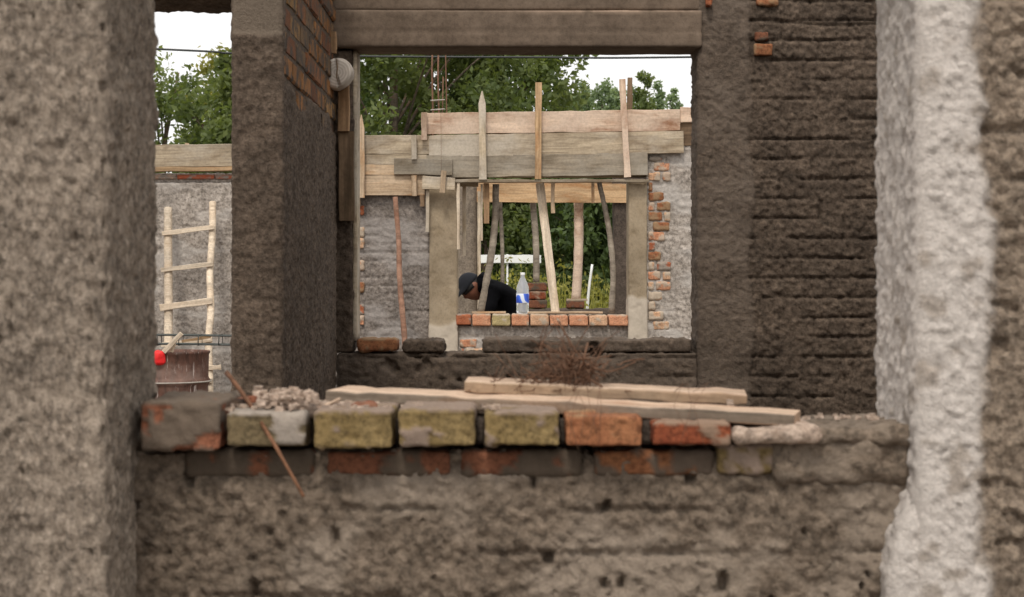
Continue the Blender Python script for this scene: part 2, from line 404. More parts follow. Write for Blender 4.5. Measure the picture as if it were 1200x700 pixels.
# ================================================================== GROUND, SKY
def ground():
    xs = np.concatenate([np.linspace(-900,-40,12), np.linspace(-30,30,61), np.linspace(40,900,12)])
    ys = np.concatenate([[-60,-30,-10,-4], np.linspace(0,30,61), np.linspace(35,1500,20)])
    U, W = np.meshgrid(xs, ys, indexing='ij'); p = np.stack([U, W, np.zeros_like(U)], -1).reshape(-1,3)
    near = (abs(p[:,0]) < 30) & (p[:,1] < 30)
    p[:,2] = np.where(near, (fbm(p*1.3, 3)-.62)*.10, -.02)
    idx = np.arange(U.size).reshape(U.shape)
    q = np.stack([idx[:-1,:-1], idx[1:,:-1], idx[1:,1:], idx[:-1,1:]], -1).reshape(-1,4)
    m, nt, b = new_mat('dirt_and_grass'); v = coords(nt)
    dirt = ramp(nt, noise(nt, v, 3, 8, .7), [(.3, (.10,.075,.055)), (.7, (.21,.17,.13))])
    gr = ramp(nt, noise(nt, v, 5, 8, .7), [(.3, (.035,.06,.02)), (.7, (.09,.11,.035))])
    sx = nt.nodes.new('ShaderNodeSeparateXYZ'); nt.links.new(v, sx.inputs[0])
    mr = nt.nodes.new('ShaderNodeMapRange'); mr.inputs[1].default_value = -700; mr.inputs[2].default_value = -698.5
    mr.inputs[1].default_value = 17.0; mr.inputs[2].default_value = 18.5; nt.links.new(sx.outputs[1], mr.inputs[0])
    nt.links.new(mix(nt, mr.outputs[0], dirt, gr), b.inputs['Base Color']); b.inputs['Roughness'].default_value = .95
    nt.links.new(bump(nt, noise(nt, v, 12, 8, .7), .04), b.inputs['Normal'])
    o = mk('ground', p, q, m, origin=(0,0,0)); tag(o, kind='structure')
ground()

w = bpy.data.worlds.new('World'); scn.world = w; w.use_nodes = True; nt = w.node_tree
SUN_EL, SUN_AZ = R(56), R(192)      # azimuth measured clockwise from +Y: behind the camera, a little to its left
sky = nt.nodes.new('ShaderNodeTexSky'); sky.sky_type = 'NISHITA'; sky.sun_disc = False
sky.sun_elevation = SUN_EL; sky.sun_rotation = SUN_AZ; sky.air_density = 1.0; sky.dust_density = 6.0; sky.ozone_density = 1.0
hs = nt.nodes.new('ShaderNodeHueSaturation'); hs.inputs['Saturation'].default_value = .10; hs.inputs['Value'].default_value = 1.0
nt.links.new(sky.outputs[0], hs.inputs['Color'])
wc = nt.nodes.new('ShaderNodeTexCoord'); wn = noise(nt, wc.outputs['Generated'], 2.2, 5, .55)
cloud = ramp(nt, wn, [(.3, (5.9,5.85,5.8)), (.7, (7.2,7.1,6.95))])      # a closed overcast: bright white cloud over the clear sky
cm = mix(nt, .88, hs.outputs[0], cloud)
bg = nt.nodes['Background']; bg.inputs['Strength'].default_value = .15; nt.links.new(cm, bg.inputs['Color'])
sl = bpy.data.lights.new('sun', 'SUN'); sl.energy = 1.5; sl.angle = R(10); sl.color = (1,.94,.85)
so = bpy.data.objects.new('sun', sl); COL.objects.link(so)
sd = Vector((math.sin(SUN_AZ)*math.cos(SUN_EL), math.cos(SUN_AZ)*math.cos(SUN_EL), math.sin(SUN_EL)))
so.rotation_euler = sd.to_track_quat('Z', 'Y').to_euler()
so.location = (0,0,20)

# ================================================================== NEAR WINDOW
dr = d_rough(.0042, .0028, 1.55, 11, (1,1,.65))
def pier_l(p, n):
    d, _ = dr(p, n)
    ed = (fbm(p*np.array([3,3,7]), 3, 77)-.5)*.006*(abs(n[:,0]) > .3)
    pit = -.009*ss(.72,.80, fbm(p*np.array([60,60,36]), 2, 5))
    return d+ed+pit, 0
pl = rbox('wall_pier', (-2.4,2.56,0), (-.580,2.93,2.9), M['pier'], pier_l, ((-1.15,-.58),(2.5,2.95),(.72,1.85)), .0055, .020)
tag(pl, 'blurred grey-beige roughcast wall pier filling the left edge of the picture', 'wall')
dr2 = d_rough(.0052, .0040, 1.35, 31)
XW = X(1150, 2.68)
def pier_rd(p, n):
    d, _ = dr2(p, n)
    wx = XW+(fbm(p*np.array([0,0,5.]), 3, 8)-.5)*.045+(fbm(p*26,3,18)-.5)*.035
    t = 1-ss(wx-.008, wx+.020, p[:,0])
    t2 = t*(1-.55*ss(.60,.72, fbm(p*30, 4, 55)))
    g = groove(p[:,0], p[:,2], p, .073, .25, .008, .016, .56, 3)
    return d*(1-.25*t)+t*.009+g*(1-t)*.8-.012*(1-t)*ss(.62,.72,fbm(p*np.array([22,22,34]),3,75)), t2
pr = rbox('wall_pier', (.617,2.70,0), (2.4,3.0,2.9), M['pier_r'], pier_rd, ((.5,1.05),(2.68,3.0),(.72,1.85)), .0055, .018)
rbox('plaster_foot', (.577,2.712,0), (.640,2.80,1.06), M['pier_r'], pier_rd, (None,(2.7,2.8),(.72,1.08)), .0055, .016, parent=pr,
     xf=lambda V: V+np.column_stack([.055*ss(.86,1.05,V[:,2]+.03*(fbm(V*20,2,3)-.5)), .03*ss(.95,1.06,V[:,2]), 0*V[:,2]]))
tag(pr, 'rough brown masonry pier with a broad whitish plaster strip, right edge of the picture', 'wall')

YB = 2.72                                   # front faces of the sill bricks
ap = empty('sill_wall', (0,2.88,0), 'brown-grey mortar-smeared low wall under the nearest window sill', 'wall')
dra = d_rough(.0060, .0050, 1.45, 51)
def apron_d(p, n):
    d, _ = dra(p, n)
    g = groove(p[:,0], p[:,2], p, .068, .25, .005, .014, .62, 13)
    hole = -.026*ss(.735,.80, fbm(p*np.array([40,40,24]), 2, 15))
    t = ss(.52,.66, fbm(p*np.array([7,7,7]), 4, 91))*.9
    bul = -.009*ss(1.0, 1.012, p[:,2])
    return d+g*.8+hole+bul, t
rbox('masonry', (-.60,2.765,0), (0.628,2.985,1.046), M['apron'], apron_d, (None,(2.74,3.0),(.70,1.06)), .0055, .012, parent=ap)
def brickd(seed, mort=.5, amp=.0016, topm=True):
    def f(p, n):
        a = (fbm(p*70, 3, seed)-.5)*amp*2+(fbm(p*20, 2, seed+4)-.5)*amp*1.6
        m = ss(mort, mort+.07, fbm(p*np.array([26,26,30]), 4, seed+40)+(.22*ss(.3,.9,n[:,2]) if topm else 0))
        m2 = (fbm(p*80, 3, seed+60)-.3)*.005
        pit = -.0035*ss(.68,.74, fbm(p*60, 2, seed+6))
        return a+m*(.003+m2)*(1-.95*abs(n[:,0]))+pit*(1-m), m
    return f
for i, (a, b, mt, s, mo) in enumerate([(215,366,'b_dirty',1,.40),(382,527,'b_dirty',2,.55),(540,682,'b_dirty',3,.43),(697,838,'b_orange',4,.52)]):
    rbox('brick', (X(a,2.757),2.769,Z(558,2.757)), (X(b,2.757),2.90,Z(531,2.757)), M[mt] if i < 3 else M['b_dirty2'], brickd(400+s, mo, .002, False), None, .006, .005, parent=ap)
rbox('brick', (X(842,2.745),2.757,Z(556,2.745)), (X(908,2.745),2.90,Z(524,2.745)), M['b_yel'], brickd(411, .5, .002), None, .006, .005, parent=ap)
def lump(name, lo, hi, mat, seed, parent=None, amp=.012, rnd=.02, res=.005, xf=None):
    def f(p, n):
        return (fbm(p*24, 3, seed)-.5)*amp*2+(fbm(p*80, 3, seed+3)-.5)*amp*.7, (fbm(p*40,3,seed+8) > .5)*.4
    return rbox(name, lo, hi, mat, f, None, res, rnd, parent=parent, xf=xf)
lump('mortar_bed', (X(905,2.75),2.75,.99), (.622,2.985,Z(507,2.75)), M['apron'], 5, ap, .011, .024)
lump('mortar_bed', (X(955,2.74),2.74,Z(523,2.74)), (.620,2.98,Z(500,2.74)), M['apron'], 8, ap, .010, .018)

BR = [(165,257,474,527,'b_redm',.47,'mortar-caked brick with an orange-red patch, leftmost on the nearest sill'),
      (266,358,486,523,'b_olive',.50,'dull olive brick crossed by the thin brown stick'),
      (368,459,484,525,'b_yel',.56,'mustard brick with crumbled mortar on top, just left of the plank ends'),
      (467,556,482,522,'b_yel',.50,'mustard brick with a whitish mortar smear on its left edge'),
      (568,655,485,522,'b_yel',.62,'plain yellow-olive brick under the planks, left of the orange brick'),
      (663,752,489,523,'b_orange',.66,'clean orange brick under the planks on the nearest sill'),
      (766,857,498,521,'b_dkred',.66,'dark red brick under the planks, right end of the brick row')]
for i, (a, b, t, bo, mt, mo, lb) in enumerate(BR):
    y0 = YB+[0,.006,-.002,.002,.004,0,.008][i]
    o = rbox('brick', (X(a,y0),y0,Z(bo,y0)), (X(b,y0),y0+.245,Z(t,y0)), M[mt], brickd(20+i*7, mo, .0022 if i else .004), None, .0045, .0028)
    tag(o, lb, 'brick', 'bricks laid in a row on the nearest window sill')
for (a, b) in zip(BR[:-1], BR[1:]):
    rbox('gap_shade_box', (X(a[1],2.8)+.001,2.80,1.0485), (X(b[0],2.8)-.001,2.93,1.088), M['darkwall'], None, None, .01, .002, parent=ap)  # dark boxes added so the open gaps between the bricks look shaded
o = lump('mortar_lump', (X(858,2.73),2.72,Z(523,2.73)), (X(962,2.73),2.9,Z(501,2.73)), M['crumb'], 33, None, .009, .016, .005)
tag(o, 'whitish mortar lump on the sill beside the right end of the long plank', 'mortar lump')
o = rbox('shading_lintel', (-.575,2.74,2.0), (.612,2.98,2.9), M['pier'], None, None, .06, .01)  # out of view, added to block light from the middle wall
tag(o, 'unseen lintel added over the nearest window to hold light off the middle wall', 'lintel')
o = rbox('shading_wall', (2.52,3.02,0), (2.75,6.6,2.75), M['mid'], None, None, .08, .01)  # unseen, put in to keep side light off the middle wall
tag(o, 'unseen dark side wall added behind the right pier to shade the middle wall', 'wall')
# planks on the sill
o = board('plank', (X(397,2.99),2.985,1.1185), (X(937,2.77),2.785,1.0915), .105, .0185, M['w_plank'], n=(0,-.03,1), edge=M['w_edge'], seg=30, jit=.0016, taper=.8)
tag(o, 'long thin sawn plank lying slantwise across the nearest row of bricks', 'plank', 'planks on the nearest sill')
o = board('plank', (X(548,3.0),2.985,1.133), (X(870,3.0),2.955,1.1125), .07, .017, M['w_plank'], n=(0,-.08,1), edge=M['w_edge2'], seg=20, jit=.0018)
tag(o, 'short plank with a broken left end resting on the long plank behind it', 'plank', 'planks on the nearest sill')
# stick, crumbs
o = branch('stick', [P(266,437,2.93), P(293,474,2.80), P(322,522,2.66), P(356,582,2.60)], .0040, .0022, M['rod'], n=6, rough=.08)
tag(o, 'thin brown stick leaning out over the left part of the nearest sill', 'stick')
crumbs = [(258,292,470,487,2.86,'crumbd','black crumbly clod on the sill beside the leaning stick'),
          (252,300,466,478,2.92,'b_redm','flat reddish brick chip behind the leaning stick'),
          (294,322,465,484,2.85,'b_redm','brownish crumb of brick right of the leaning stick'),
          (304,318,474,490,2.80,'crumbd','small dark clod in front of the pale mortar crumbs'),
          (318,342,461,480,2.86,'crumb','pale knobbly mortar crumb, left one of the tall pair'),
          (338,360,462,482,2.85,'crumb','pale knobbly mortar crumb, right one of the tall pair'),
          (350,372,474,486,2.80,'crumb','small pinkish mortar crumb near the thin twig'),
          (376,416,478,486,2.82,'crumb','flat scatter of pale mortar on the third brick'),
          (412,442,472,481,2.84,'b_dkred','flat dark red brick chip beside the planks')]
for i, (a, b, t, bo, Y, mt, lb) in enumerate(crumbs):
    zt, zb = Z(t, Y), min(Z(bo, Y), 1.110)
    o = lump('brick_chip' if mt.startswith('b_') else 'mortar_crumb', (X(a,Y),Y-.02,zb-.004), (X(b,Y),Y+.035,zt), M[mt], 60+i*3, None, .007, .008, .0035)
    tag(o, lb, 'rubble', 'crumbs of mortar and brick on the nearest sill')
o = branch('twig', [P(356,484,2.78), P(376,478,2.80), P(398,468,2.84)], .004, .0028, M['w_plank'], n=4, rough=.15)
tag(o, 'short pale twig lying among mortar crumbs left of the planks', 'twig')
V, Fc = [], []; r = np.random.default_rng(77)
for k in range(420):
    px = r.choice([r.normal(335,22), r.uniform(255,470), r.uniform(170,600), r.uniform(850,1030)], p=[.45,.25,.2,.1]); y = r.uniform(2.735 if px < 600 else 2.86,2.95); s_ = r.uniform(.0015,.0065)*(1.3 if 300 < px < 370 else 1)
    z = (1.108 if px < 860 else 1.085)+r.uniform(0,.022)*(300 < px < 372); c = np.array([X(px,y), y, z]); n0 = len(V)
    for sx in (-1,1):
        for sy in (-1,1):
            for sz in (-1,1): V.append(tuple(c+np.array([sx,sy,sz*.7])*s_*r.uniform(.5,1.15,3)))
    for f in ((0,1,3,2),(4,6,7,5),(0,4,5,1),(2,3,7,6),(0,2,6,4),(1,5,7,3)): Fc.append(tuple(n0+i for i in f))
o = mk('mortar_grit', V, Fc, M['crumb'], smooth=False); tag(o, 'small loose grit and mortar crumbs scattered on the nearest sill', 'rubble', kind='stuff')
# dry weeds caught on the planks
parts = []; r = np.random.default_rng(5)
for i in range(170):
    c = np.array(P(r.normal(664,24), r.normal(432,12), 2.98)); c[1] += r.normal(0,.02)
    if i < 60: c = np.array(P(r.normal(612,30) if i % 2 else r.normal(655,14), 455, 2.97)); c[2] = 1.13
    L = r.uniform(.02,.055); d = r.normal(0,1,3); d /= np.linalg.norm(d); e = r.normal(0,1,3)*.6
    pts = [c+(d*t+e*t*t*.6)*L for t in np.linspace(-1,1,6)]
    for q in pts: q[2] = max(q[2], 1.125)
    parts.append(tube(pts, r.uniform(.0004,.0010), 4, 0, i))
for i in range(9):      # thin straws hanging over the edge
    px = r.choice([667,672,790,812,800,690]); a = np.array(P(px, 455, 2.9)); a[2] = 1.125
    parts.append(tube([a, a+(r.normal(0,.01),-.09,.02), a+(r.normal(0,.01),-.18,-.01), a+(r.normal(0,.012),-.20,-.05-r.uniform(0,.03))], .0004, 4, 0, i))
for i in range(26):
    c = np.array(P(r.normal(668,26), r.normal(440,9), 2.97)); c[2] = max(c[2], 1.135); L = r.uniform(.018,.034); d = r.normal(0,1,3); d /= np.linalg.norm(d); d[2] *= .5; e = r.normal(0,.7,3); e2 = r.normal(0,.5,3)
    pts = [c+(d*t+e*t*t+e2*t**3)*L for t in np.linspace(-1,1,7)]
    for q in pts: q[2] = max(q[2], 1.128)
    parts.append(tube(pts, r.uniform(.0008,.0018), 5, .15, i))
V, Fc = joinm(parts)
o = mk('dry_weeds', V, Fc, m_plain('dry_weed', (.15,.085,.055), .9, 0, .5, 90, .1))
tag(o, 'brown tangle of dry weeds and roots caught on the planks', 'dry weeds')

# ================================================================== CROSS WALL (left of the middle window)
FX, FY0, FY1 = -.651, 5.1, 6.64
wl = empty('wall_end', (-.73,5.8,0), 'damp dark plastered wall end with bare orange bricks high on its right side', 'wall')
drf = d_rough(.0042, .0035, 1.3, 71)
def flank_d(p, n):
    d, _ = drf(p, n)
    zb = 1.86+(fbm(p*np.array([6,6,0.]), 3, 4)-.5)*.16+(fbm(p*30, 2, 6)-.5)*.03
    coat = 1-ss(zb-.006, zb+.006, p[:,2])*(n[:,0] > .5)*(p[:,1] > FY0+.03)
    fr = (n[:,1] < -.5)
    zt = 2.005+(fbm(p*np.array([20,20,0.]),2,9)-.5)*.03
    smooth = ss(zt, zt+.01, p[:,2])*fr
    ridge = np.exp(-((p[:,2]-zt)/.008)**2)*fr*.010*fbm(p*40,2,3)
    return d*(.25+.75*coat)*(1-.8*smooth)+coat*.011-.011+ridge-smooth*.004, smooth*.8
rbox('plaster', (-.80,FY0,0), (FX,FY1,2.75), M['flank'], flank_d, ((-.80,FX),(FY0,FY1),(.85,2.45)), .0085, .012, parent=wl)
def bricks(name, plane, u0, u1, v0, v1, face, mat, cols, parent, keep=None, hh=.073, L=.25, gap=.011, depth=.05, proud=.004, seed=0, jc=.004, split=False):
    """patch of bare bricks in one mesh. plane 'y': wall facing -Y with u = x ; plane 'x': wall facing +X with u = y"""
    r = np.random.default_rng(seed); V, Fc, C = [], [], []
    row = math.floor(v0/hh)
    while row*hh < v1:
        u = u0-L*(.5 if row % 2 else 0)-r.uniform(0,.03)
        while u < u1:
            a, b = max(u, u0)+gap/2, min(u+L, u1)-gap/2
            z0, z1 = max(row*hh+gap/2, v0), min((row+1)*hh-gap/2, v1)
            if b-a > .02 and z1-z0 > .02 and (keep is None or keep((a+b)/2, (z0+z1)/2)):
                c = np.array(cols[r.integers(len(cols))])*r.uniform(.8,1.15)
                j = lambda: r.normal(0, jc)
                pr_ = proud+r.normal(0, .0025); bv = .006
                f = [(a+bv+j()*.5,z0+bv+j()*.5),(b-bv+j()*.5,z0+bv+j()*.5),(b-bv+j()*.5,z1-bv+j()*.5),(a+bv+j()*.5,z1-bv+j()*.5)]
                o_ = [(a,z0),(b,z0),(b,z1),(a,z1)]
                k = len(V)
                for (x, z), dd in [(q, pr_) for q in f]+[(q, pr_-.006) for q in o_]+[(q, -depth) for q in o_]:
                    V.append((x, face-dd, z) if plane == 'y' else (face+dd, x, z)); C.append(c)
                Fc.append((k,k+1,k+2,k+3))
                for base in (0, 4):
                    for q in range(4): Fc.append((k+base+4+q, k+base+4+(q+1)%4, k+base+(q+1)%4, k+base+q))
            u += L
        row += 1
    if split:
        for k in range(0, len(V), 12):
            q = np.array(V[k:k+12]); mt = M[['b_pink','b_pale','b_orange','b_red'][r.integers(4)]]
            rbox(name, q.min(0), q.max(0)+np.array([0,.02,0]), mt, brickd(500+seed*40+k, .43, .005, False), None, .009, .007, parent=parent)
        return
    return mk(name, V, Fc, mat, parent, smooth=False, attrs={'Col': np.array(C)})
OR = [(.33,.155,.06),(.28,.12,.055),(.37,.21,.085),(.24,.10,.05),(.22,.14,.08)]
bricks('bare_bricks', 'x', FY0+.035, FY1, 1.76, 2.72, FX-.013, M['bricksd'], OR, wl, None, depth=.03, proud=.007, L=.24, seed=4)
rbox('lintel', (-2.6,5.12,Z(15,5.38)), (-.80,5.38,2.75), M['flank'], d_rough(.004,.006,1,73), ((-1.3,-.8),None,(2.05,2.2)), .010, .012, parent=wl)

# ================================================================== MIDDLE WALL
MY = 6.65
mw = empty('brick_wall', (.6,6.76,0), 'dark wet-looking brick wall with the wide middle window opening and concrete lintel', 'wall')
drm = d_rough(.0048, .0042, 1.15, 81)
XC = X(880, MY)
def mid_d(p, n):
    d, _ = drm(p, n)
    xc = XC+(fbm(p*np.array([0,0,6.]), 3, 8)-.5)*.05
    col = 1-ss(xc-.01, xc+.01, p[:,0])
    g = groove(p[:,0], p[:,2], p, .0735, .25, .0050, .013, .42, 23)
    lin = np.exp(-((p[:,2]-(2.27+.01*np.sin(p[:,0]*9)))/.006)**2)*-.012*(1-col)
    return d*(.75+.35*(1-col))+col*.007+(g+lin)*(1-col)+g*col*.12, col*.55*fbm(p*9,2,4)*1.6
rbox('masonry', (X(812,MY+.22),MY,0), (2.5,MY+.22,2.75), M['mid'], mid_d, ((.6,1.45),(MY,MY+.22),(.72,2.45)), .0068, .014, parent=mw)
def mida_d(p, n):
    d, _ = drm(p, n); g = groove(p[:,0], p[:,2], p, .0735, .25, .0062, .016, .5, 33)
    hole = -.02*ss(.70,.76, fbm(p*np.array([16,16,16]), 2, 15))
    return d+g+hole, .25+.3*ss(.4,.6,fbm(p*8,3,31))
zc = Z(414, MY)
rbox('sill_masonry', (FX,MY-.004,0), (X(812,MY+.22)-.006,MY+.22,zc), M['mid'], mida_d, ((FX,.7),(MY-.01,MY+.22),(.80,1.06)), .0085, .012, parent=mw)
rbox('sill_masonry', (X(566,MY),MY,zc+.002), (X(812,MY)-.006,MY+.21,Z(397,MY)), M['mid'], mida_d, None, .0085, .010, parent=mw)
rbox('sill_block', (X(473,MY),MY-.006,zc+.002), (X(520,MY),MY+.2,Z(399,MY)), M['mid'], drm, None, .008, .010, parent=mw)
rbox('jamb', (-.78,MY+.004,zc+.003), (X(413,MY),MY+.20,2.17), M['mid'], drm, None, .010, .010, parent=mw)
rbox('jamb_edge_strip', (X(413,MY)-.001,MY+.02,Z(400,MY)), (X(417.5,MY),MY+.17,2.17), M['w_grey'], None, None, .03, .002, parent=mw)
drb = d_rough(.0012, .003, .6, 91, (.3,1,1))
def beam_d(p, n):
    d, _ = drb(p, n); e = ss(.0,.012, p[:,2]-2.301+.006*fbm(p*np.array([20,1,1]),3,2))
    t = e*ss(-.2,.4,p[:,0])*ss(.40,.55, fbm(p*np.array([14,14,14]),3,9))
    seam = -.0025*np.exp(-((p[:,2]-2.235)/.003)**2)
    return d+seam, t
rbox('lintel', (-.78,MY-.025,Z(64.5,MY+.2)), (X(822,MY),MY+.2,Z(13,MY)), M['beam'], beam_d, (None,None,None), .010, .006, parent=mw)
rbox('lintel', (-.78,MY-.002,Z(13,MY)+.001), (X(832,MY),MY+.2,2.75), M['beam'], drb, ((FX,.75),None,(2.3,2.45)), .012, .006, parent=mw)
for (a,b,t,bo,c) in ((883,905,52,66,'b_orange'),(886,912,0,7,'b_orange'),(884,900,38,48,'b_dirty')):
    rbox('bare_brick', (X(a,MY),MY-.016,Z(bo,MY)), (X(b,MY),MY+.05,Z(t,MY)), M[c], brickd(a,.55,.002,False), None, .007, .005, parent=mw)
o = rbox('brick_bat', (X(419,MY),MY-.012,zc+.008), (X(466,MY),MY+.11,Z(398,MY)), M['b_orange'], brickd(71,.60,.004), None, .007, .010)
tag(o, 'orange-brown broken brick at the left end of the middle window sill', 'brick')
o = rbox('brick_chip', (X(826,MY),MY-.045,Z(9,MY)), (X(833,MY),MY-.008,Z(-2,MY)), M['b_red'], brickd(72,.9,.003), None, .006, .004)
tag(o, 'tiny red brick chip on the ledge at the right end of the lintel', 'brick')
o = board('board', P(403,75,6.60), P(403,154,6.60), .040, .022, M['w_tan']); tag(o, 'short tan board fixed upright below the pale log end', 'board', 'boards fixed to the left jamb of the middle window')
o = board('board', P(406,154.5,6.615), P(406,258,6.615), .058, .022, M['w_brown']); tag(o, 'darker brown upright board on the left jamb of the middle window', 'board', 'boards fixed to the left jamb of the middle window')
o = board('wood_block', P(391,38,6.56), P(391,63,6.56), .022, .03, M['w_tan']); tag(o, 'small wooden block poking out of the bare bricks above the log end', 'wood block')
# log end: irregular cut, crack across
def log():
    c = Vector(P(395,85,6.49)); n = 40; V, Fc = [], []
    rr = [.050*(1+.07*math.sin(2*a+.6)+.04*math.sin(3*a+1)) for a in np.linspace(0, 2*math.pi, n, endpoint=False)]
    for j, (y, k) in enumerate(((0,.0),(0.002,.45),(.0015,.75),(.004,.93),(.012,1.0),(.05,1.01),(.098,1.0))):
        for i in range(n):
            a = 2*math.pi*i/n; x = math.cos(a)*rr[i]*k; z = math.sin(a)*rr[i]*k*1.15
            dy = .012 if abs(x+.12*z) < .003 and j < 4 and j > 0 else 0
            V.append((c.x+x, c.y+y+dy, c.z+z))
    for j in range(6):
        for i in range(n): Fc.append((j*n+i, j*n+(i+1)%n, (j+1)*n+(i+1)%n, (j+1)*n+i))
    Fc.append(tuple(range(6*n,7*n)))
    o = mk('log', V, Fc, M['log'], origin=tuple(c))
    cv, cf = tube([(c.x-.004,c.y-.001,c.z+.05),(c.x+.002,c.y-.001,c.z+.02),(c.x-.002,c.y-.001,c.z-.012),(c.x+.005,c.y-.001,c.z-.045)], [.0012,.0022,.002,.0008], 5)
    mk('crack', cv, cf, M['w_brown'], o)
    tag(o, 'pale round log end with a crack, jutting out beside the bare orange bricks', 'log')
log()

# ================================================================== FAR WALL
Y3 = 11.9
fw = empty('brick_wall', (0,12,0), 'pale rough-plastered far wall with two concrete columns and a small window opening', 'wall')
drr = d_rough(.0048, .004, 1.1, 101)
def far_d(seed, th=.42, hh=.056):
    def f(p, n):
        d, _ = drr(p, n); g = groove(p[:,0], p[:,2], p*np.array([1,1,1.]), hh, .25, .006, .010, th+.06, seed)
        t = ss(.5,.68, fbm(p*np.array([4,4,9]), 4, seed+2))*.6
        return d+g, t
    return f
rbox('plaster_panel', (X(300,Y3),Y3,0), (X(504,Y3),12.12,1.95), M['farl'], far_d(41), ((-1.15,-.5),None,(.75,1.95)), .011, .012, parent=fw)
rbox('plaster_panel', (X(757,Y3),Y3,0), (X(960,Y3),12.12,Z(170,Y3)), M['far'], far_d(43,.5), ((.88,1.5),None,(.85,2.25)), .011, .012, parent=fw)
rbox('sill_panel', (X(536,Y3),Y3+.02,0), (X(737,Y3),12.1,Z(381.5,Y3)), M['far'], far_d(45,.6), ((-.4,.8),None,(.75,1.1)), .011, .010, parent=fw)
def conc_d(zw):
    def f(p, n):
        d = (fbm(p*np.array([12,12,4]), 3, 5)-.5)*.006+(fbm(p*60, 2, 7)-.5)*.0015
        hole = -.006*ss(.72,.76, fbm(p*30, 2, 19))
        zz = zw+(fbm(p*np.array([14,14,0.]), 2, 3)-.5)*.14
        t = 1-ss(zz-.01, zz+.02, p[:,2])
        return d+hole+t*.004, t*.85
    return f
cl = rbox('concrete_column', (X(503,Y3),Y3-.02,0), (X(536,Y3),12.13,Z(213,Y3)), M['conc'], conc_d(Z(378,Y3)), (None,None,(.8,2.05)), .012, .004, parent=fw)
rbox('concrete_column', (X(736.5,Y3),Y3-.02,0), (X(758,Y3),12.13,Z(211,Y3)), M['conc'], conc_d(Z(352,Y3)), (None,None,(.8,2.05)), .012, .004, parent=fw)
rbox('ring_beam', (X(400,Y3),Y3+.035,1.955), (X(560,Y3),12.08,Z(162,Y3)), M['conc'], conc_d(0), None, .03, .004, parent=fw)
rbox('ring_beam', (X(560.3,Y3),Y3+.035,Z(207,Y3)), (X(812,Y3),12.08,Z(134,Y3)), M['conc'], conc_d(0), None, .03, .004, parent=fw)
RD = [(.40,.16,.09),(.45,.22,.13),(.36,.13,.07),(.47,.28,.17),(.36,.25,.18)]
bricks('bare_brick', 'y', X(758,Y3)+.004, X(787,Y3), Z(392,Y3), Z(184,Y3), Y3-.008, M['bricks'], RD, fw,
       lambda x, z: x-X(758,Y3) < .08+.08*(.5+.5*math.sin(z*173)), L=.12, hh=.066, seed=8, depth=.02, proud=.001, gap=.014, jc=.007, split=True)
bricks('bare_brick', 'y', X(404,Y3), X(428,Y3), Z(398,Y3), Z(235,Y3), Y3-.008, M['bricks'], [(.42,.22,.16),(.5,.33,.26),(.4,.35,.31)], fw,
       lambda x, z: (math.sin(z*50) > -.2), L=.11, seed=9, depth=.02, proud=.008, split=True)
bricks('bare_brick', 'y', X(538,Y3), X(580,Y3), Z(413,Y3), Z(398,Y3), Y3+.012, M['bricks'], RD, fw, lambda x, z: x < X(560,Y3) , L=.13, seed=10, depth=.02, proud=.006, split=True)
rp = []
for px, top, k in ((507,60,0),(514,66,0),(523,40,1),(519,120,1)):
    rp.append(tube([P(px,215,12.0), P(px+.6,140,12.0), P(px-.8,top+25,12.0), P(px+.3,top-30,12.0)], .006 if k == 0 else .004, 6))
V, Fc = joinm(rp); mk('starter_bars', V, Fc, M['rust'], cl)
V, Fc = joinm([tube([P(505,118,11.97),P(521,117,11.97),P(521,117.5,12.06),P(505,118.5,12.06),P(505,118,11.97)], .004, 5),
               tube([P(505,129,11.97),P(521,128,11.97),P(521,128.5,12.06),P(505,129.5,12.06),P(505,129,11.97)], .004, 5)])
mk('stirrup', V, Fc, M['palerod'], cl)

# ---- timber formwork of the ring beam
fk = empty('timber_formwork', (.1,11.84,1.9), 'weathered board formwork with upright studs nailed along the top of the far wall', 'formwork')
def fb(x0, y0, x1, y1, hpx, mt, dY=0, name='board', **k):
    Yb = 11.865-dY
    return board(name, P(x0,y0,Yb), P(x1,y1,Yb), hpx/F*Yb, .024, M[mt], parent=fk, **k)
fb(496.5,145.3,797,141, 25, 'w_stain')                 # top right run
fb(503,171.8,801,166.5, 26, 'w_grey')
fb(758.5,192,500,195.6, 26.5, 'w_green')
fb(462,195.2,530,196, 18.5, 'w_green', .026)
fb(797,135,830,134.5, 18, 'w_stain', -.02); fb(797,158,830,157, 27, 'w_brown', -.045)
fb(404,169.7,503,170, 22, 'w_grey'); fb(404,187,500,187.5, 12.5, 'w_grey'); fb(404,199,499,199.6, 12, 'w_fresh'); fb(404,217.5,498,217.5, 23.5, 'w_fresh')
def st(px0, py0, px1, py1, wpx, mt, dY=.045, **k):       # an upright from bottom to top
    Yb = 11.865-dY
    return board('stud', P(px0,py0,Yb), P(px1,py1,Yb), wpx/F*Yb, .028, M[mt], parent=fk, **k)
st(424,232,423.5,135, 6.5, 'w_fresh', point=.04); st(418,230,417.5,147, 3, 'w_grey'); st(485.5,187,485,159, 6, 'w_grey'); st(485.5,230,485,206, 6, 'w_fresh')
st(497,164,497,132, 6.5, 'w_stain'); st(566,211,565,107, 8.5, 'w_grey', .05, point=.05)
st(630.5,210,631,97, 7.5, 'w_orange', .05); st(735.5,208,729,93, 7.5, 'w_stain', .05); st(738,128,738,91, 6, 'w_brown', -.10)
board('ledger', P(533,212.3,11.84), P(760,212.2,11.84), .020, .055, M['w_grey'], parent=fk)
board('cleat', P(495,214,11.80), P(533,216,11.80), .085, .022, M['w_grey'], parent=fk)
board('cleat', P(518,226,11.77), P(520.5,200,11.77), .034, .022, M['w_fresh'], parent=fk)
board('hanger', P(501,272,11.83), P(501,222,11.83), .022, .02, M['w_grey'], parent=fk)
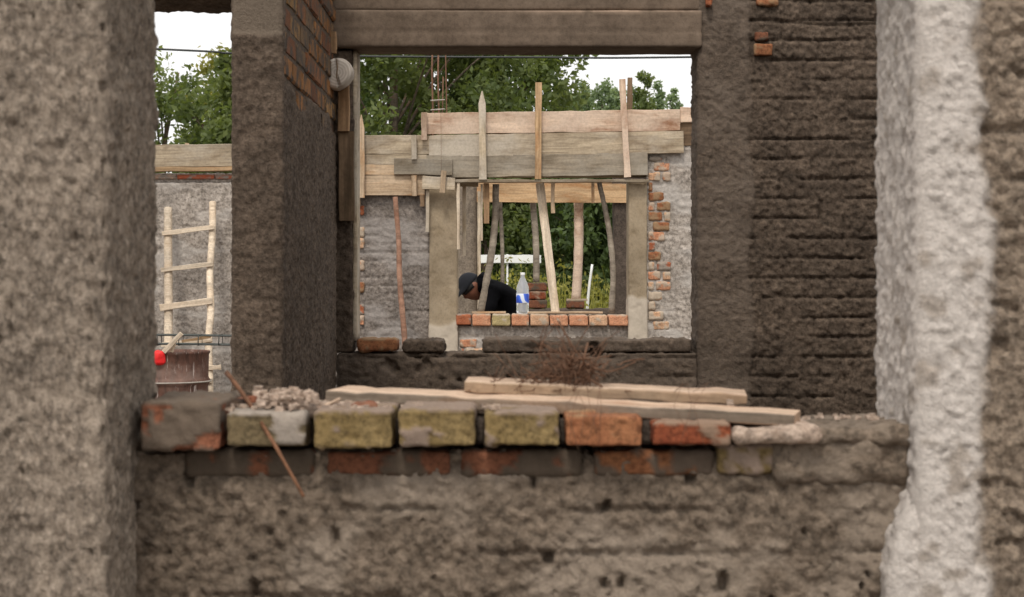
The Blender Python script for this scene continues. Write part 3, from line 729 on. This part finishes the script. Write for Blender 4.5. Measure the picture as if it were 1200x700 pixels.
board('hanger', P(537.3,292,11.83), P(537,214,11.83), .020, .02, M['w_pale'], parent=fk)
board('hanger', P(544,300,12.0), P(544,216,12.0), .022, .02, M['w_grey'], parent=fk)
board('hanger', P(495,242,11.86), P(495,229,11.86), .03, .02, M['w_brown'], parent=fk)
board('hanger', P(420,242,11.86), P(420,229,11.86), .03, .02, M['w_brown'], parent=fk)
board('hanger', P(570,262,11.9), P(570,215,11.9), .038, .024, M['w_tan'], parent=fk)
board('hanger', P(564.5,282,11.9), P(564.5,216,11.9), .012, .012, M['w_pale'], parent=fk)
board('hanger', P(648,250,11.92), P(648,214,11.92), .026, .02, M['w_fresh'], parent=fk)
board('hanger', P(695,238,11.92), P(695,214,11.92), .022, .02, M['w_fresh'], parent=fk)
V, Fc = tube([P(517,208,11.79), P(517,160,11.80), P(516.5,132,11.84)], .0012, 5); mk('tie_wire', V, Fc, M['rust'], fk)

# ---- bricks along the far sill
FB = [(534.5,552,369,381,'b_red','deep red brick at the left end of the far window sill'),
      (553.5,575,369,382,'b_pink','salmon brick under the foot of the grey curved prop'),
      (576.5,598,369,382,'b_far_ol','green-grey brick between two salmon ones on the far sill'),
      (599.5,620,369,382,'b_pink','salmon brick standing under the plastic bottle'),
      (621.5,643,369,382,'b_pale','pale peach brick just right of the plastic bottle'),
      (644.5,665.5,370,382,'b_pink','pinkish brick under the foot of the straight slanting plank prop'),
      (667,689,370,382,'b_pink','dusty salmon brick, third from the right end of the far sill'),
      (690.5,712,370,382,'b_pale','second brick from the right end of the far sill, peach coloured'),
      (713.5,736,370,382,'b_pink','salmon brick at the right end of the far sill beside the column')]
for i, (a, b, t, bo, mt, lb) in enumerate(FB):
    y0 = Y3-.03
    o = rbox('brick', (X(a,y0),y0,Z(bo,y0)), (X(b,y0),y0+.24,Z(t,y0)), M[mt], brickd(200+i*5, .62, .003), None, .010, .007)
    tag(o, lb, 'brick', 'bricks laid in a row on the far window sill')
ZS = Z(369, Y3-.03)+.005
def sillboard(a, b, lb):
    o = board('batten', (X(a,11.95),11.93,ZS+.009), (X(b,11.95),11.95,ZS+.009), .06, .014, M['w_fresh'], n=(0,0,1)); tag(o, lb, 'batten', 'thin battens lying on the far sill')
sillboard(553, 592, 'short thin batten on the far sill under the bent person'); sillboard(618, 706, 'long thin batten on the far sill right of the bottle')
o = branch('timber_prop', [P(581,216,11.97), P(580.5,250,11.97), P(577,290,11.96), P(569.5,332,11.95), P(563,366,11.95)], .022, .024, M['bark'], n=7); tag(o, 'grey curved branch prop in the left half of the far window', 'prop', 'props holding up the far lintel')
o = board('timber_prop', P(651,366.5,11.95), P(632.5,215,11.97), .056, .035, M['w_pale']); tag(o, 'straight pale sawn plank prop slanting through the middle of the far window', 'prop', 'props holding up the far lintel')
o = branch('timber_prop', [P(702,214,11.97), P(708,240,11.97), P(714.5,275,11.96), P(718.5,320,11.95), P(716.5,367,11.95)], .016, .021, M['bark'], n=7); tag(o, 'thin crooked branch prop near the right side of the far window', 'prop', 'props holding up the far lintel')
o = branch('timber_prop', [P(463,231,11.7), P(467,280,11.68), P(468.5,330,11.66), P(474,396,11.62), P(479,470,11.58), P(484,532,11.55)], .016, .020, M['bark_red'], n=7); tag(o, 'reddish crooked branch leaning against the far wall left of the column', 'prop')

# bottle
def bottle():
    c = Vector((X(612.5,11.93), 11.93, ZS+.001)); o = empty('plastic_bottle', c, 'clear plastic bottle with a blue and white label on the far sill', 'bottle')
    def lathe(prof, n=24):
        V, Fc = [], []
        for r_, z in prof:
            for i in range(n): a = 2*math.pi*i/n; V.append((c.x+r_*math.cos(a), c.y+r_*math.sin(a), c.z+z))
        for j in range(len(prof)-1):
            for i in range(n): Fc.append((j*n+i, j*n+(i+1)%n, (j+1)*n+(i+1)%n, (j+1)*n+i))
        Fc.append(tuple(reversed(range(n)))); Fc.append(tuple(range((len(prof)-1)*n, len(prof)*n))); return V, Fc
    V, Fc = lathe([(.030,0),(.040,.006),(.042,.02),(.0405,.03),(.042,.045),(.0405,.058),(.0415,.065),(.0415,.135),(.040,.145),(.0415,.16),(.039,.18),(.030,.205),(.020,.23),(.0135,.245),(.0135,.262)])
    mk('bottle_body', V, Fc, M['pet'], o)
    V, Fc = lathe([(.0425,.072),(.0428,.073),(.0428,.132),(.0425,.133)]); mk('bottle_label', V, Fc, M['label'], o)
    V, Fc = lathe([(.015,.255),(.0155,.257),(.0155,.272),(.014,.274)]); mk('bottle_cap', V, Fc, M['white'], o)
bottle()

# ================================================================== LEFT YARD WALL, LADDER, DRUM
YL = 12.05
lw = empty('brick_wall', (X(200,YL),YL+.1,0), 'grey rough-rendered wall behind the ladder, capped with boards over a red brick course', 'wall')
rbox('plaster_panel', (-3.6,YL,0), (X(303,YL),YL+.2,Z(214,YL)), M['far'], far_d(61,.55), ((-2.9,-1.75),None,(.45,2.0)), .012, .012, parent=lw)
rbox('brick_course_backing', (-3.6,YL+.02,Z(214,YL)+.001), (X(303,YL),YL+.2,Z(203,YL)), M['far'], d_rough(.004,.006,1,62), ((-2.9,-1.75),None,None), .012, .006, parent=lw)
bricks('bare_bricks', 'y', -3.4, X(300,YL), Z(214,YL)+.004, Z(205,YL), YL+.012, M['bricks'], [(.48,.13,.06),(.5,.33,.24),(.44,.12,.06)], lw, None, L=.26, hh=.08, seed=12, depth=.02, proud=.012)
board('cap_board', (-3.4,YL-.02,Z(200,YL)), P(300,197,YL-.02), .042, .05, M['w_orange'], parent=lw)
board('board', (-3.4,YL-.035,Z(186,YL)), P(300,181.5,YL-.035), .150, .025, M['w_grey'], parent=lw)
board('stud', P(219,195,YL+.0), P(219,168,YL+.0), .028, .025, M['w_fresh'], parent=lw)

# ladder of peeled poles
ld = empty('ladder', (X(222,11.7),11.5,0), 'home-made ladder of pale peeled poles leaning on the left yard wall', 'ladder')
def LY(z): return 11.35+(z/1.85)*.6
def LP(px, py, off=0):
    Y = 11.7
    for _ in range(6): Y = LY(Z(py, Y))
    return (X(px,Y), Y+off, Z(py,Y))
def rail(pts, a, b, sd): branch('rail', pts, a, b, M['w_pale'], ld, n=6, rough=.03, seed=sd)
rail([LP(197,244), LP(197,300), LP(197.5,360), LP(197,430), LP(196,555)], .027, .030, 2)
rail([LP(249,237), LP(249,270), LP(246,320), LP(247,365), LP(244.5,400), LP(246,470), LP(244,555)], .023, .025, 3)
for a, b, w_ in (((191,274),(252,266.5),.030),((190,317),(251,309.5),.028),((189,361),(250,352),.045),((190,404),(250,398),.03),((190,450),(250,446),.03)):
    A, B = LP(*a, -.035), LP(*b, -.035); board('rung', A, B, w_, .022, M['w_pale'], parent=ld)
board('rung', LP(245,431,-.03), LP(260,430,-.03), .03, .02, M['w_pale'], parent=ld)

# drum
def drum():
    c = Vector((X(187,10.95), 11.1, 0)); Rr = .272; H = Z(413, 10.85)
    o = empty('steel_drum', c, 'rusty brown steel drum standing in front of the ladder', 'drum')
    prof = [(.0,.005),(Rr-.01,.005),(Rr+.006,0),(Rr+.006,.015),(Rr,.022)]
    for zc_ in (H*.36, .70):
        prof += [(Rr,zc_-.03),(Rr+.004,zc_-.018),(Rr+.013,zc_-.006),(Rr+.013,zc_+.006),(Rr+.004,zc_+.018),(Rr,zc_+.03)]
    prof += [(Rr,H-.022),(Rr+.006,H-.015),(Rr+.008,H-.004),(Rr+.003,H),(Rr-.004,H-.006),(Rr-.006,H-.03),(Rr-.006,H-.25),(0,H-.26)]
    n = 64; V, Fc = [], []; r = np.random.default_rng(3)
    for r_, z in prof:
        for i in range(n): a = 2*math.pi*i/n; q = r_+.004*math.sin(3*a+z*7)*(r_ > .2); V.append((c.x+q*math.cos(a), c.y+q*math.sin(a), z))
    for j in range(len(prof)-1):
        for i in range(n): Fc.append((j*n+i, j*n+(i+1)%n, (j+1)*n+(i+1)%n, (j+1)*n+i))
    mk('drum_body', V, Fc, M['barrel'], o)
    zr = .70
    V, Fc = tube([(c.x+(Rr+.014)*math.cos(a), c.y+(Rr+.014)*math.sin(a), zr) for a in np.linspace(0, 2*math.pi, 65)], .005, 6)
    mk('drum_hoop', V, Fc, M['palerod'], o)
    return H
HD = drum()
# rebar cage
rc = []
yA, yB = 10.90, 11.03
for (y_, zz) in ((yA,393.5),(yA,404),(yB,393.5),(yB,404)):
    z0 = Z(zz, yA); rc.append(tube([(-3.2,y_,z0+.004),(-2.4,y_,z0+.004),(-2.0,y_,z0+.002),(-1.6,y_,z0-.004),(-1.2,y_,z0)], .0058, 6))
zt, zb = Z(393.5,yA)+.004, Z(404,yA)-.004
for x in np.arange(-3.15,-1.2,.125):
    x += random.uniform(-.01,.01)
    rc.append(tube([(x,yA-.008,zb),(x+.003,yA-.008,zt),(x,yB+.008,zt),(x,yB+.008,zb),(x,yA-.008,zb)], .0032, 5))
V, Fc = joinm(rc); o = mk('rebar_cage', V, Fc, M['rebar']); tag(o, 'long dark rebar cage lying across the top of the steel drum', 'rebar')
o = board('stick', P(192,413,10.82), P(213,391,10.80), .026, .02, M['w_pale']); tag(o, 'pale slanting stick end resting on the drum and the rebar cage', 'stick', 'pale sticks on the steel drum')
o = board('stick', P(201,413,10.84), P(204,402,10.84), .022, .018, M['w_pale']); tag(o, 'very short pale stick under the slanting one on the drum', 'stick', 'pale sticks on the steel drum')
o = board('lath', P(213,400,10.98), P(247,395,10.98), .018, .014, M['w_orange']); tag(o, 'thin orange lath threaded through the rebar cage', 'lath')
def redf(p, n):
    return (fbm(p*30,3,2)-.5)*.018, 0
o = rbox('rag', (X(180,10.82),10.80,Z(428,10.82)), (X(193,10.82),10.85,Z(411.5,10.82)), M['red'], redf, None, .006, .022); tag(o, 'bright red rag hanging over the rim of the drum', 'rag')

# ================================================================== THIRD WALL, beyond the far window
Y4 = 16.0
tw = empty('brick_wall', (.3,16.1,0), 'low wall with side piers and a board lintel, seen through the far window', 'wall')
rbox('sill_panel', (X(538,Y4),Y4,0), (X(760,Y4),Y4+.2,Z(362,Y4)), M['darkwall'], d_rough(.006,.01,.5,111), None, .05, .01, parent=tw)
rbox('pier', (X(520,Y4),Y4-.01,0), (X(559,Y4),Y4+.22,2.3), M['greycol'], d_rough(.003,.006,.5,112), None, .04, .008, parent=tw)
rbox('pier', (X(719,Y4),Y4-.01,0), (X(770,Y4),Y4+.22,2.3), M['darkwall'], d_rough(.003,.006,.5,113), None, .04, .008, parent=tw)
board('edge_board', P(561.5,362,Y4-.02), P(561.5,225,Y4-.02), .028, .12, M['w_grey'], parent=tw)
board('lintel_board', P(559,226,Y4-.03), P(742,227,Y4-.03), .170, .025, M['w_orange'], parent=tw, seed=4)
board('lintel_board', P(559,224,Y4+.20), P(742,225,Y4+.20), .20, .025, M['w_tan'], parent=tw)
def post(px0, py0, px1, py1, r0, r1, mt, Y, lb):
    a, b = P(px0,py0,Y), P(px1,py1,Y); mid = tuple((np.array(a)+np.array(b))/2+np.array([.012,0,0]))
    o = branch('timber_prop', [a, mid, b], r0, r1, mt, n=8, rough=.04); tag(o, lb, 'prop', 'posts standing on the low wall beyond the far window')
post(628.5,331,624.5,238, .030, .028, M['bark'], Y4+.1, 'grey round post behind the bottle, standing on a brick stack')
post(675,352,678,238, .042, .042, M['w_stain'], Y4+.1, 'thick pale round post with dark knots beyond the far window')
post(588.5,362,586,236, .018, .018, M['bark'], Y4+.1, 'slim grey post just right of the curved prop, beyond the far window')
for i, (a, b, t, bo, mt, lb) in enumerate([(617,641,332,341,'b_dirty','top brick of the stack under the grey round post'),
        (616,640,342,351,'b_dkred','middle brick of the stack under the grey round post'),
        (617,641,352,361.5,'b_dirty','bottom brick of the stack under the grey round post'),
        (664,685,353,361.5,'b_dirty','single brick under the foot of the thick pale post')]):
    o = rbox('brick', (X(a,Y4),Y4+.03,Z(bo,Y4)), (X(b,Y4),Y4+.16,Z(t,Y4)), M[mt], brickd(300+i,.55,.004), None, .012, .006); tag(o, lb, 'brick', 'bricks packed under the posts beyond the far window')
o = board('packing_slab', P(664,351.5,Y4+.1), P(688,351.5,Y4+.1), .12, .018, M['w_grey'], n=(0,0,1)); tag(o, 'flat grey packing board between the single brick and the thick post', 'packing')
o = branch('stake', [P(687.5,372,18), P(690,340,18), P(694,310,18)], .014, .012, M['white'], n=3, rough=.02); tag(o, 'thin white stake slanting up out of the weeds', 'stake')

# ================================================================== PERSON bending in the room behind the far window
def skin(name, verts, edges, radii, mat, parent=None, root=0, sub=2, origin=None):
    me = bpy.data.meshes.new(name); me.from_pydata([tuple(v) for v in verts], edges, []); o = bpy.data.objects.new(name, me); COL.objects.link(o)
    md = o.modifiers.new('s', 'SKIN'); sk = me.skin_vertices[0].data if me.skin_vertices else None
    if sk is None:
        bm_ = __import__('bmesh').new(); bm_.from_mesh(me); bm_.verts.layers.skin.verify(); bm_.to_mesh(me); bm_.free(); sk = me.skin_vertices[0].data
    for i, r_ in enumerate(radii):
        sk[i].radius = r_ if hasattr(r_, '__len__') else (r_, r_); sk[i].use_root = (i == root)
    md.use_smooth_shade = True
    sb = o.modifiers.new('b', 'SUBSURF'); sb.levels = sub; sb.render_levels = sub
    dg = bpy.context.evaluated_depsgraph_get(); ev = o.evaluated_get(dg); m2 = bpy.data.meshes.new_from_object(ev)
    V = np.array([v.co[:] for v in m2.vertices]); Fc = [tuple(p.vertices) for p in m2.polygons]
    bpy.data.objects.remove(o); return mk(name, V, Fc, mat, parent, origin=origin)
def person():
    Y = 14.0
    def Q(px, py, y=Y): return P(px, py, y)
    base = (X(612,Y), Y, 0)
    hips = Q(604,382,14.05); belly = Q(597,354,14.03); chest = Q(582,339,14.0); neck = Q(570,336,13.98); head0 = Q(562,335,13.97); head = Q(554,334.5,13.96)
    V = [hips, belly, chest, neck, head0, head]; E = [(0,1),(1,2),(2,3),(3,4),(4,5)]; Rr = [(.15,.13),(.155,.125),(.17,.13),(.075,.075),(.055,.055),(.05,.05)]
    def chain(a, pts, rad):
        for p, r_ in zip(pts, rad):
            V.append(p); E.append((a, len(V)-1)); Rr.append(r_); a = len(V)-1
        return a
    chain(2, [Q(578,342,13.80), Q(566,375,13.74), Q(552,398,13.86)], [.072,.052,.036])
    chain(2, [Q(580,340,14.18), Q(568,376,14.24), Q(550,397,14.10)], [.072,.052,.036])
    chain(0, [(X(610,Y),13.93,.80),(X(597,Y),13.90,.48),(X(607,Y),13.90,.10)], [.105,.072,.048])
    chain(0, [(X(614,Y),14.15,.80),(X(606,Y),14.18,.47),(X(618,Y),14.18,.10)], [.105,.072,.048])
    o = skin('person', V, E, Rr, M['black'], None, 0, 2, origin=base)
    me_ = o.data; co = np.array([v.co[:] for v in me_.vertices]); nn_ = np.array([v.normal[:] for v in me_.vertices])
    dd_ = (fbm(co*np.array([9,9,16]), 3, 4)-.5)*.05; co += nn_*dd_[:,None]; me_.vertices.foreach_set('co', co.ravel()); me_.update()
    tag(o, 'person in a black jacket and dark cap bending forward behind the far sill', 'person')
    # trousers as clothing
    tv = [hips, (X(610,Y),13.93,.78),(X(597,Y),13.90,.48),(X(607,Y),13.90,.10),(X(614,Y),14.15,.78),(X(606,Y),14.18,.47),(X(618,Y),14.18,.10)]
    skin('trousers', tv, [(0,1),(1,2),(2,3),(0,4),(4,5),(5,6)], [(.155,.135),.112,.080,.062,.112,.080,.062], M['trouser'], o)
    # head looking down to the left
    hc = Vector(Q(553.5,336.5,13.95)); fwd = Vector((-.62,-.38,-.68)).normalized(); upv = Vector((-.62,-.1,.62)); upv = (upv-fwd*upv.dot(fwd)).normalized(); rt = fwd.cross(upv)
    def hp(a, b, c): return tuple(hc+rt*a+fwd*b+upv*c)
    n, m_ = 28, 20; Vh, Fh = [], []
    for j in range(m_+1):
        ph = math.pi*j/m_
        for i in range(n):
            th = 2*math.pi*i/n; sx = math.sin(ph)*math.cos(th); sy = math.sin(ph)*math.sin(th); sz = math.cos(ph)
            x = .074*sx; y = .092*sy; z = .112*sz
            if sz < 0: x *= 1-.30*abs(sz)**1.5; y = y*(1-.15*abs(sz))+.012*abs(sz)*(sy > 0)
            fr = max(0, sy)
            y += .024*math.exp(-((sx/.16)**2+((sz+.12)/.20)**2))*(fr > 0)             # nose
            y -= .010*math.exp(-(((abs(sx)-.36)/.16)**2+((sz-.10)/.12)**2))*(fr > 0)   # eye sockets
            y += .006*math.exp(-((sx/.3)**2+((sz+.50)/.10)**2))*(fr > 0)               # lips
            y += .008*math.exp(-((sx/.5)**2+((sz-.28)/.10)**2))*(fr > 0)               # brow
            x += .014*math.copysign(1, sx)*math.exp(-(((abs(sx)-.97)/.14)**2+((sy+.05)/.16)**2+((sz)/.25)**2))   # ears
            Vh.append(hp(x, y, z))
    for j in range(m_):
        for i in range(n): Fh.append((j*n+i, (j+1)*n+i, (j+1)*n+(i+1)%n, j*n+(i+1)%n))
    mk('head', Vh, Fh, M['skin'], o)
    def cap(s, zmin, mat, name, brim=False, back=False):
        Vc, Fc_ = [], []
        for j in range(9):
            ph = (math.pi*zmin)*j/8
            for i in range(n):
                th = 2*math.pi*i/n; sx = math.sin(ph)*math.cos(th); sy = math.sin(ph)*math.sin(th); sz = math.cos(ph)
                x, y, z = .074*s*sx, .092*s*sy, .112*s*sz
                if back and sy < 0: z -= .055*(j/8)**2*abs(sy)
                if brim and j == 8 and sy > .3: y += .055*(sy-.3)/.7; z -= .006
                Vc.append(hp(x, y, z+.004))
        for j in range(8):
            for i in range(n): Fc_.append((j*n+i, (j+1)*n+i, (j+1)*n+(i+1)%n, j*n+(i+1)%n))
        q = mk(name, Vc, Fc_, mat, o); sm = q.modifiers.new('t', 'SOLIDIFY'); sm.thickness = .004
    cap(1.05, .52, M['hair'], 'hair', back=True); cap(1.09, .42, M['navy'], 'cap', brim=True)
    for s, yy in ((-1, .0), (1, .0)):
        ev, ef = [], []
        c0 = hp(.030*s, .083, .012)
        for j in range(7):
            for i in range(8):
                a, b_ = math.pi*j/6, 2*math.pi*i/8; ev.append((c0[0]+.011*math.sin(a)*math.cos(b_), c0[1]+.011*math.sin(a)*math.sin(b_), c0[2]+.011*math.cos(a)))
        for j in range(6):
            for i in range(8): ef.append((j*8+i, (j+1)*8+i, (j+1)*8+(i+1)%8, j*8+(i+1)%8))
        mk('eye', ev, ef, M['hair'], o)
    # hood folded at the neck
    hv, hf = tube([Q(562,326,13.86), Q(566,322,13.98), Q(566,328,14.08), Q(563,338,14.06), Q(562,343,13.97), Q(563,338,13.87), Q(562,326,13.86)], .022, 10, .05, 4)
    mk('collar', hv, hf, M['black'], o)
    for wrist, s in ((Q(552,398,13.86), -1), (Q(550,397,14.10), 1)):
        w0 = Vector(wrist); d = Vector((-.5, .12*-s, -.86)).normalized(); sd_ = Vector((0,1,0))*s
        hv = [w0, w0+d*.05, w0+d*.085]; he = [(0,1),(1,2)]; hr = [(.024,.02),(.036,.018),(.034,.016)]
        for k, (off, L) in enumerate(((-.028,.068),(-.010,.078),(.009,.073),(.027,.058))):
            b0 = w0+d*.088+sd_*off; i0 = len(hv)
            hv += [b0, b0+d*L*.5, b0+d*L*.85+Vector((.4,0,-.2))*L*.35]; he += [(2,i0),(i0,i0+1),(i0+1,i0+2)]; hr += [.0095,.0088,.0075]
        i0 = len(hv); hv += [w0+d*.045-sd_*.034, w0+d*.078-sd_*.056+Vector((-.01,0,0)), w0+d*.10-sd_*.058]; he += [(1,i0),(i0,i0+1),(i0+1,i0+2)]; hr += [.012,.010,.008]
        skin('hand', hv, he, hr, M['skin'], o, 0, 1)
    for (x, y) in ((X(607,Y),13.90),(X(618,Y),14.18)):
        def sf(p, n_, x=x): return .0, 0
        q = rbox('shoe', (x-.20,y-.045,0), (x+.075,y+.045,.10), M['shoe'], None, None, .02, .035, parent=o,
             xf=lambda V, x=x: np.column_stack([V[:,0], V[:,1], V[:,2]*(.55+.45*ss(-.12,.0,V[:,0]-x))]))
person()

# ================================================================== GREENERY
def leaves(centers, sizes, per, leaf, r, zsq=1.0, up=.3):
    V, T = [], []
    n = per
    allc = np.repeat(centers, n, axis=0); rs = np.repeat(sizes, n)
    d = r.normal(0, 1, (len(allc), 3)); d /= np.linalg.norm(d, axis=1, keepdims=True); q = r.uniform(0, 1, len(allc))**.5
    c = allc+d*(rs*q)[:, None]*np.array([1,1,zsq])
    ct = np.repeat(r.uniform(0, 1, len(centers)), n); t = np.clip(.55*ct+.45*r.uniform(0, 1, len(allc)), 0, 1)
    a = r.normal(0, 1, (len(c), 3)); a /= np.linalg.norm(a, axis=1, keepdims=True)
    nn = r.normal(0, 1, (len(c), 3)); nn[:,2] += up; b = np.cross(a, nn); b /= np.linalg.norm(b, axis=1, keepdims=True)
    L = leaf*r.uniform(.6, 1.3, len(c)); 
    P0 = c-a*L[:,None]; P1 = c+b*(L*.5)[:,None]; P2 = c+a*L[:,None]; P3 = c-b*(L*.5)[:,None]
    V = np.stack([P0,P1,P2,P3], 1).reshape(-1,3); Fq = np.arange(len(V)).reshape(-1,4)
    return V, Fq, np.repeat(t, 4)
def tree(name, base, height, rx, crown0, nclump, per, leaf, mat, seed, label, group, cat='tree', tips=.35, clump=.45, cone=0.0, trunk_r=.12, shell=.4):
    r = np.random.default_rng(seed); x0, y0 = base
    o = empty(name, (x0,y0,0), label, cat, group)
    hz = (height-crown0)/2; cz = crown0+hz
    d = r.normal(0,1,(nclump,3)); d /= np.linalg.norm(d, axis=1, keepdims=True); q = r.uniform(shell**3,1,nclump)**(1/3)*r.uniform(.82,1.08,nclump)
    C = d*q[:,None]*np.array([rx,rx,hz])
    if cone: C[:,:2] *= (1-cone*((C[:,2]/hz+1)/2))[:,None]
    C += np.array([x0,y0,cz]); sz = r.uniform(.5,1.2,nclump)*clump*(1-.5*cone*((C[:,2]-crown0)/(2*hz)))
    C[:,2] = np.maximum(C[:,2], .2)
    V, Fq, T = leaves(C, sz, per, leaf, r)
    V[:,2] = np.maximum(V[:,2], .01)
    mk('crown', V, Fq, mat, o, smooth=False, attrs={'tint': T})
    tp = []
    top = (x0+r.normal(0,.1), y0, height*.9)
    main = spline([(x0,y0,-.05),(x0+r.normal(0,.06),y0,height*.3),(x0+r.normal(0,.12),y0,height*.6),top], 6)
    tp.append(tube(main, np.linspace(trunk_r, .02, len(main)), 8, .05, seed))
    for k in range(min(nclump, 26)):
        c = C[r.integers(nclump)]; t = np.clip((c[2]-rx*.6)/height, .12, .85); s = np.array(main[int(t*(len(main)-1))])
        m_ = (s+c)/2+np.array([0,0,.15]); tp.append(tube(spline([s, m_, c], 4), np.linspace(trunk_r*.35*(1-t*.6), .008, 9), 5, .05, k))
    V, Fc = joinm(tp); mk('trunk', V, Fc, M['trunk'], o)
G1 = 'trees standing behind the far walls'
tree('broadleaf_tree', (X(455,27),27.5), 8.2, 2.2, .8, 230, 170, .060, M['lf1'], 1, 'large green tree rising directly above the left part of the timber formwork', G1, clump=.42)
tree('broadleaf_tree', (X(575,29),29.0), 7.4, 1.55, .9, 150, 150, .060, M['lf1'], 2, 'loose yellow-green tree between the two tall middle studs, sky showing through', G1, clump=.38)
tree('broadleaf_tree', (X(512,33),33.5), 8.6, 2.6, 1., 170, 140, .075, M['lf2'], 3, 'darker tree filling in behind the big tree above the formwork', G1, clump=.5)
tree('broadleaf_tree', (X(264,26),27.0), 5.0, 1.25, .6, 150, 170, .058, M['lf1'], 4, 'bushy green tree above the left yard wall beside the dark wall end', G1, clump=.36)
tree('broadleaf_tree', (X(205,34),34.0), 5.9, 1.35, 1., 120, 90, .060, M['lf1'], 5, 'thin yellowish tree with sky between its leaves, far left', G1, clump=.40)
tree('broadleaf_tree', (X(250,38),40.0), 6.7, 1.3, 3.0, 80, 70, .070, M['lf4'], 15, 'sparse pale tree top reaching the cable over the left yard wall', G1, clump=.35)
G2 = 'slender distant trees above the right of the formwork'
for i, (px, top, Y, wd, lb) in enumerate([(668,104,46,.62,'slender distant tree just right of the orange stud'),(684,100,47,.5,'pale spiky distant tree, second from the left of its row'),
        (706,93,46,.72,'distant tree just left of the twin studs'),(722,96,48,.45,'narrow distant tree right behind the twin studs'),
        (752,90,44,.62,'distant tree with a dark uneven top right of the twin studs'),(768,104,46,.55,'low rounded distant tree right of the tallest one'),
        (789,101,50,.36,'small lone distant tree near the dark column')]):
    tree('slender_tree', (X(px,Y),Y), Z(top-6,Y), wd*1.7, .8, 330, 55, .060, M['lf3'] if i != 4 else M['lf1'], 20+i, lb, G2, clump=.24, cone=.62, trunk_r=.07, shell=.2)
for i, (px, top, lb) in enumerate([(690,112,'low pale distant tree filling the gap behind the slender ones, left'),(738,108,'low pale distant tree filling the gap behind the slender ones, right')]):
    tree('slender_tree', (X(px,52),52), Z(top,52), 1.15, .8, 260, 60, .07, M['lf3'], 60+i, lb, G2, clump=.26, cone=.3, trunk_r=.07, shell=.2)
G3 = 'dark bushes seen through the far window'
for i, (px, Y, h, wd, lb) in enumerate([(556,25,3.2,.95,'dark bush at the left side of the far window view'),(612,26,3.4,1.0,'dark bush behind the slanting plank prop'),
        (660,24.5,3.2,.85,'dark bush behind the thick pale post'),(705,23.5,3.1,.85,'dark bush behind the thin crooked prop'),(765,24,3.2,1.0,'dark bush hidden mostly by the right concrete column')]):
    tree('bush', (X(px,Y),Y), h, wd, .35 if i else 1.9, 90, 130, .050, M['lf2' if i % 2 else 'lf1'], 40+i, lb, G3, cat='bush', clump=.34, trunk_r=.05, shell=.2)
def weeds():
    r = np.random.default_rng(9); n = 5200
    x = r.uniform(-3.2,4.2,n); y = r.uniform(17.4,22.5,n); h = r.uniform(.7,1.22,n)*(1+.25*np.sin(x*5+y))
    V = []; T = []
    for i in range(n):
        lean = r.normal(0,.12,2)*h[i]; w_ = .008; a = r.uniform(0,math.pi); dx, dy = math.cos(a)*w_, math.sin(a)*w_
        V += [(x[i]-dx,y[i]-dy,-.02),(x[i]+dx,y[i]+dy,-.02),(x[i]+lean[0]+dx*.3,y[i]+lean[1]+dy*.3,h[i]),(x[i]+lean[0]-dx*.3,y[i]+lean[1]-dy*.3,h[i])]
        T += [r.uniform(0,1)]*4
    V = np.array(V); T = np.array(T); Fq = np.arange(len(V)).reshape(-1,4)
    C = np.column_stack([x, y, h*r.uniform(.5,1.05,n)])
    V2, F2, T2 = leaves(C, np.full(n,.13), 9, .03, r)
    V2[:,2] = np.maximum(V2[:,2], .01)
    o = mk('weeds', np.vstack([V,V2]), np.vstack([Fq,F2+len(V)]), M['lf4'], smooth=False, attrs={'tint': np.concatenate([T,T2])}); tag(o, 'tall yellow-green weeds beyond the low wall', 'weeds', kind='stuff')
weeds()
# white rail fence beyond the weeds
fe = empty('rail_fence', (X(590,23),23,0), 'long white board rail fence crossing behind the bent person', 'fence')
board('rail', P(480,303.5,23), P(634,303.8,23), .105, .03, M['white'], parent=fe)
for px in (520,594.5,): board('fence_post', (X(px,23)-0,23.03,0), (X(px,23),23.03,Z(298,23)), .025, .03, M['white'], parent=fe)
# cable
pts = [P(-500,30,22), P(180,57.5,22), P(270,62.5,22), P(412,66,22), P(620,67.3,22), P(812,67,22), P(1500,55,22)]
V, Fc = tube(spline(pts, 10), .014, 6); o = mk('overhead_cable', V, Fc, M['cable']); tag(o, 'black overhead cable running across behind the walls', 'cable')

# ================================================================== CAMERA
cd = bpy.data.cameras.new('camera'); cam = bpy.data.objects.new('camera', cd); COL.objects.link(cam); scn.camera = cam
cam.location = (0,0,EYE); cam.rotation_euler = (R(90),0,0)
cd.sensor_width = 36; cd.lens = F/1200*36; cd.shift_y = -17/1200
cd.clip_end = 3000; cd.dof.use_dof = True; cd.dof.focus_distance = 9.5; cd.dof.aperture_fstop = 10.5
scn.view_settings.view_transform = 'Standard'; scn.view_settings.look = 'None'; scn.view_settings.gamma = 1; scn.view_settings.exposure = .36
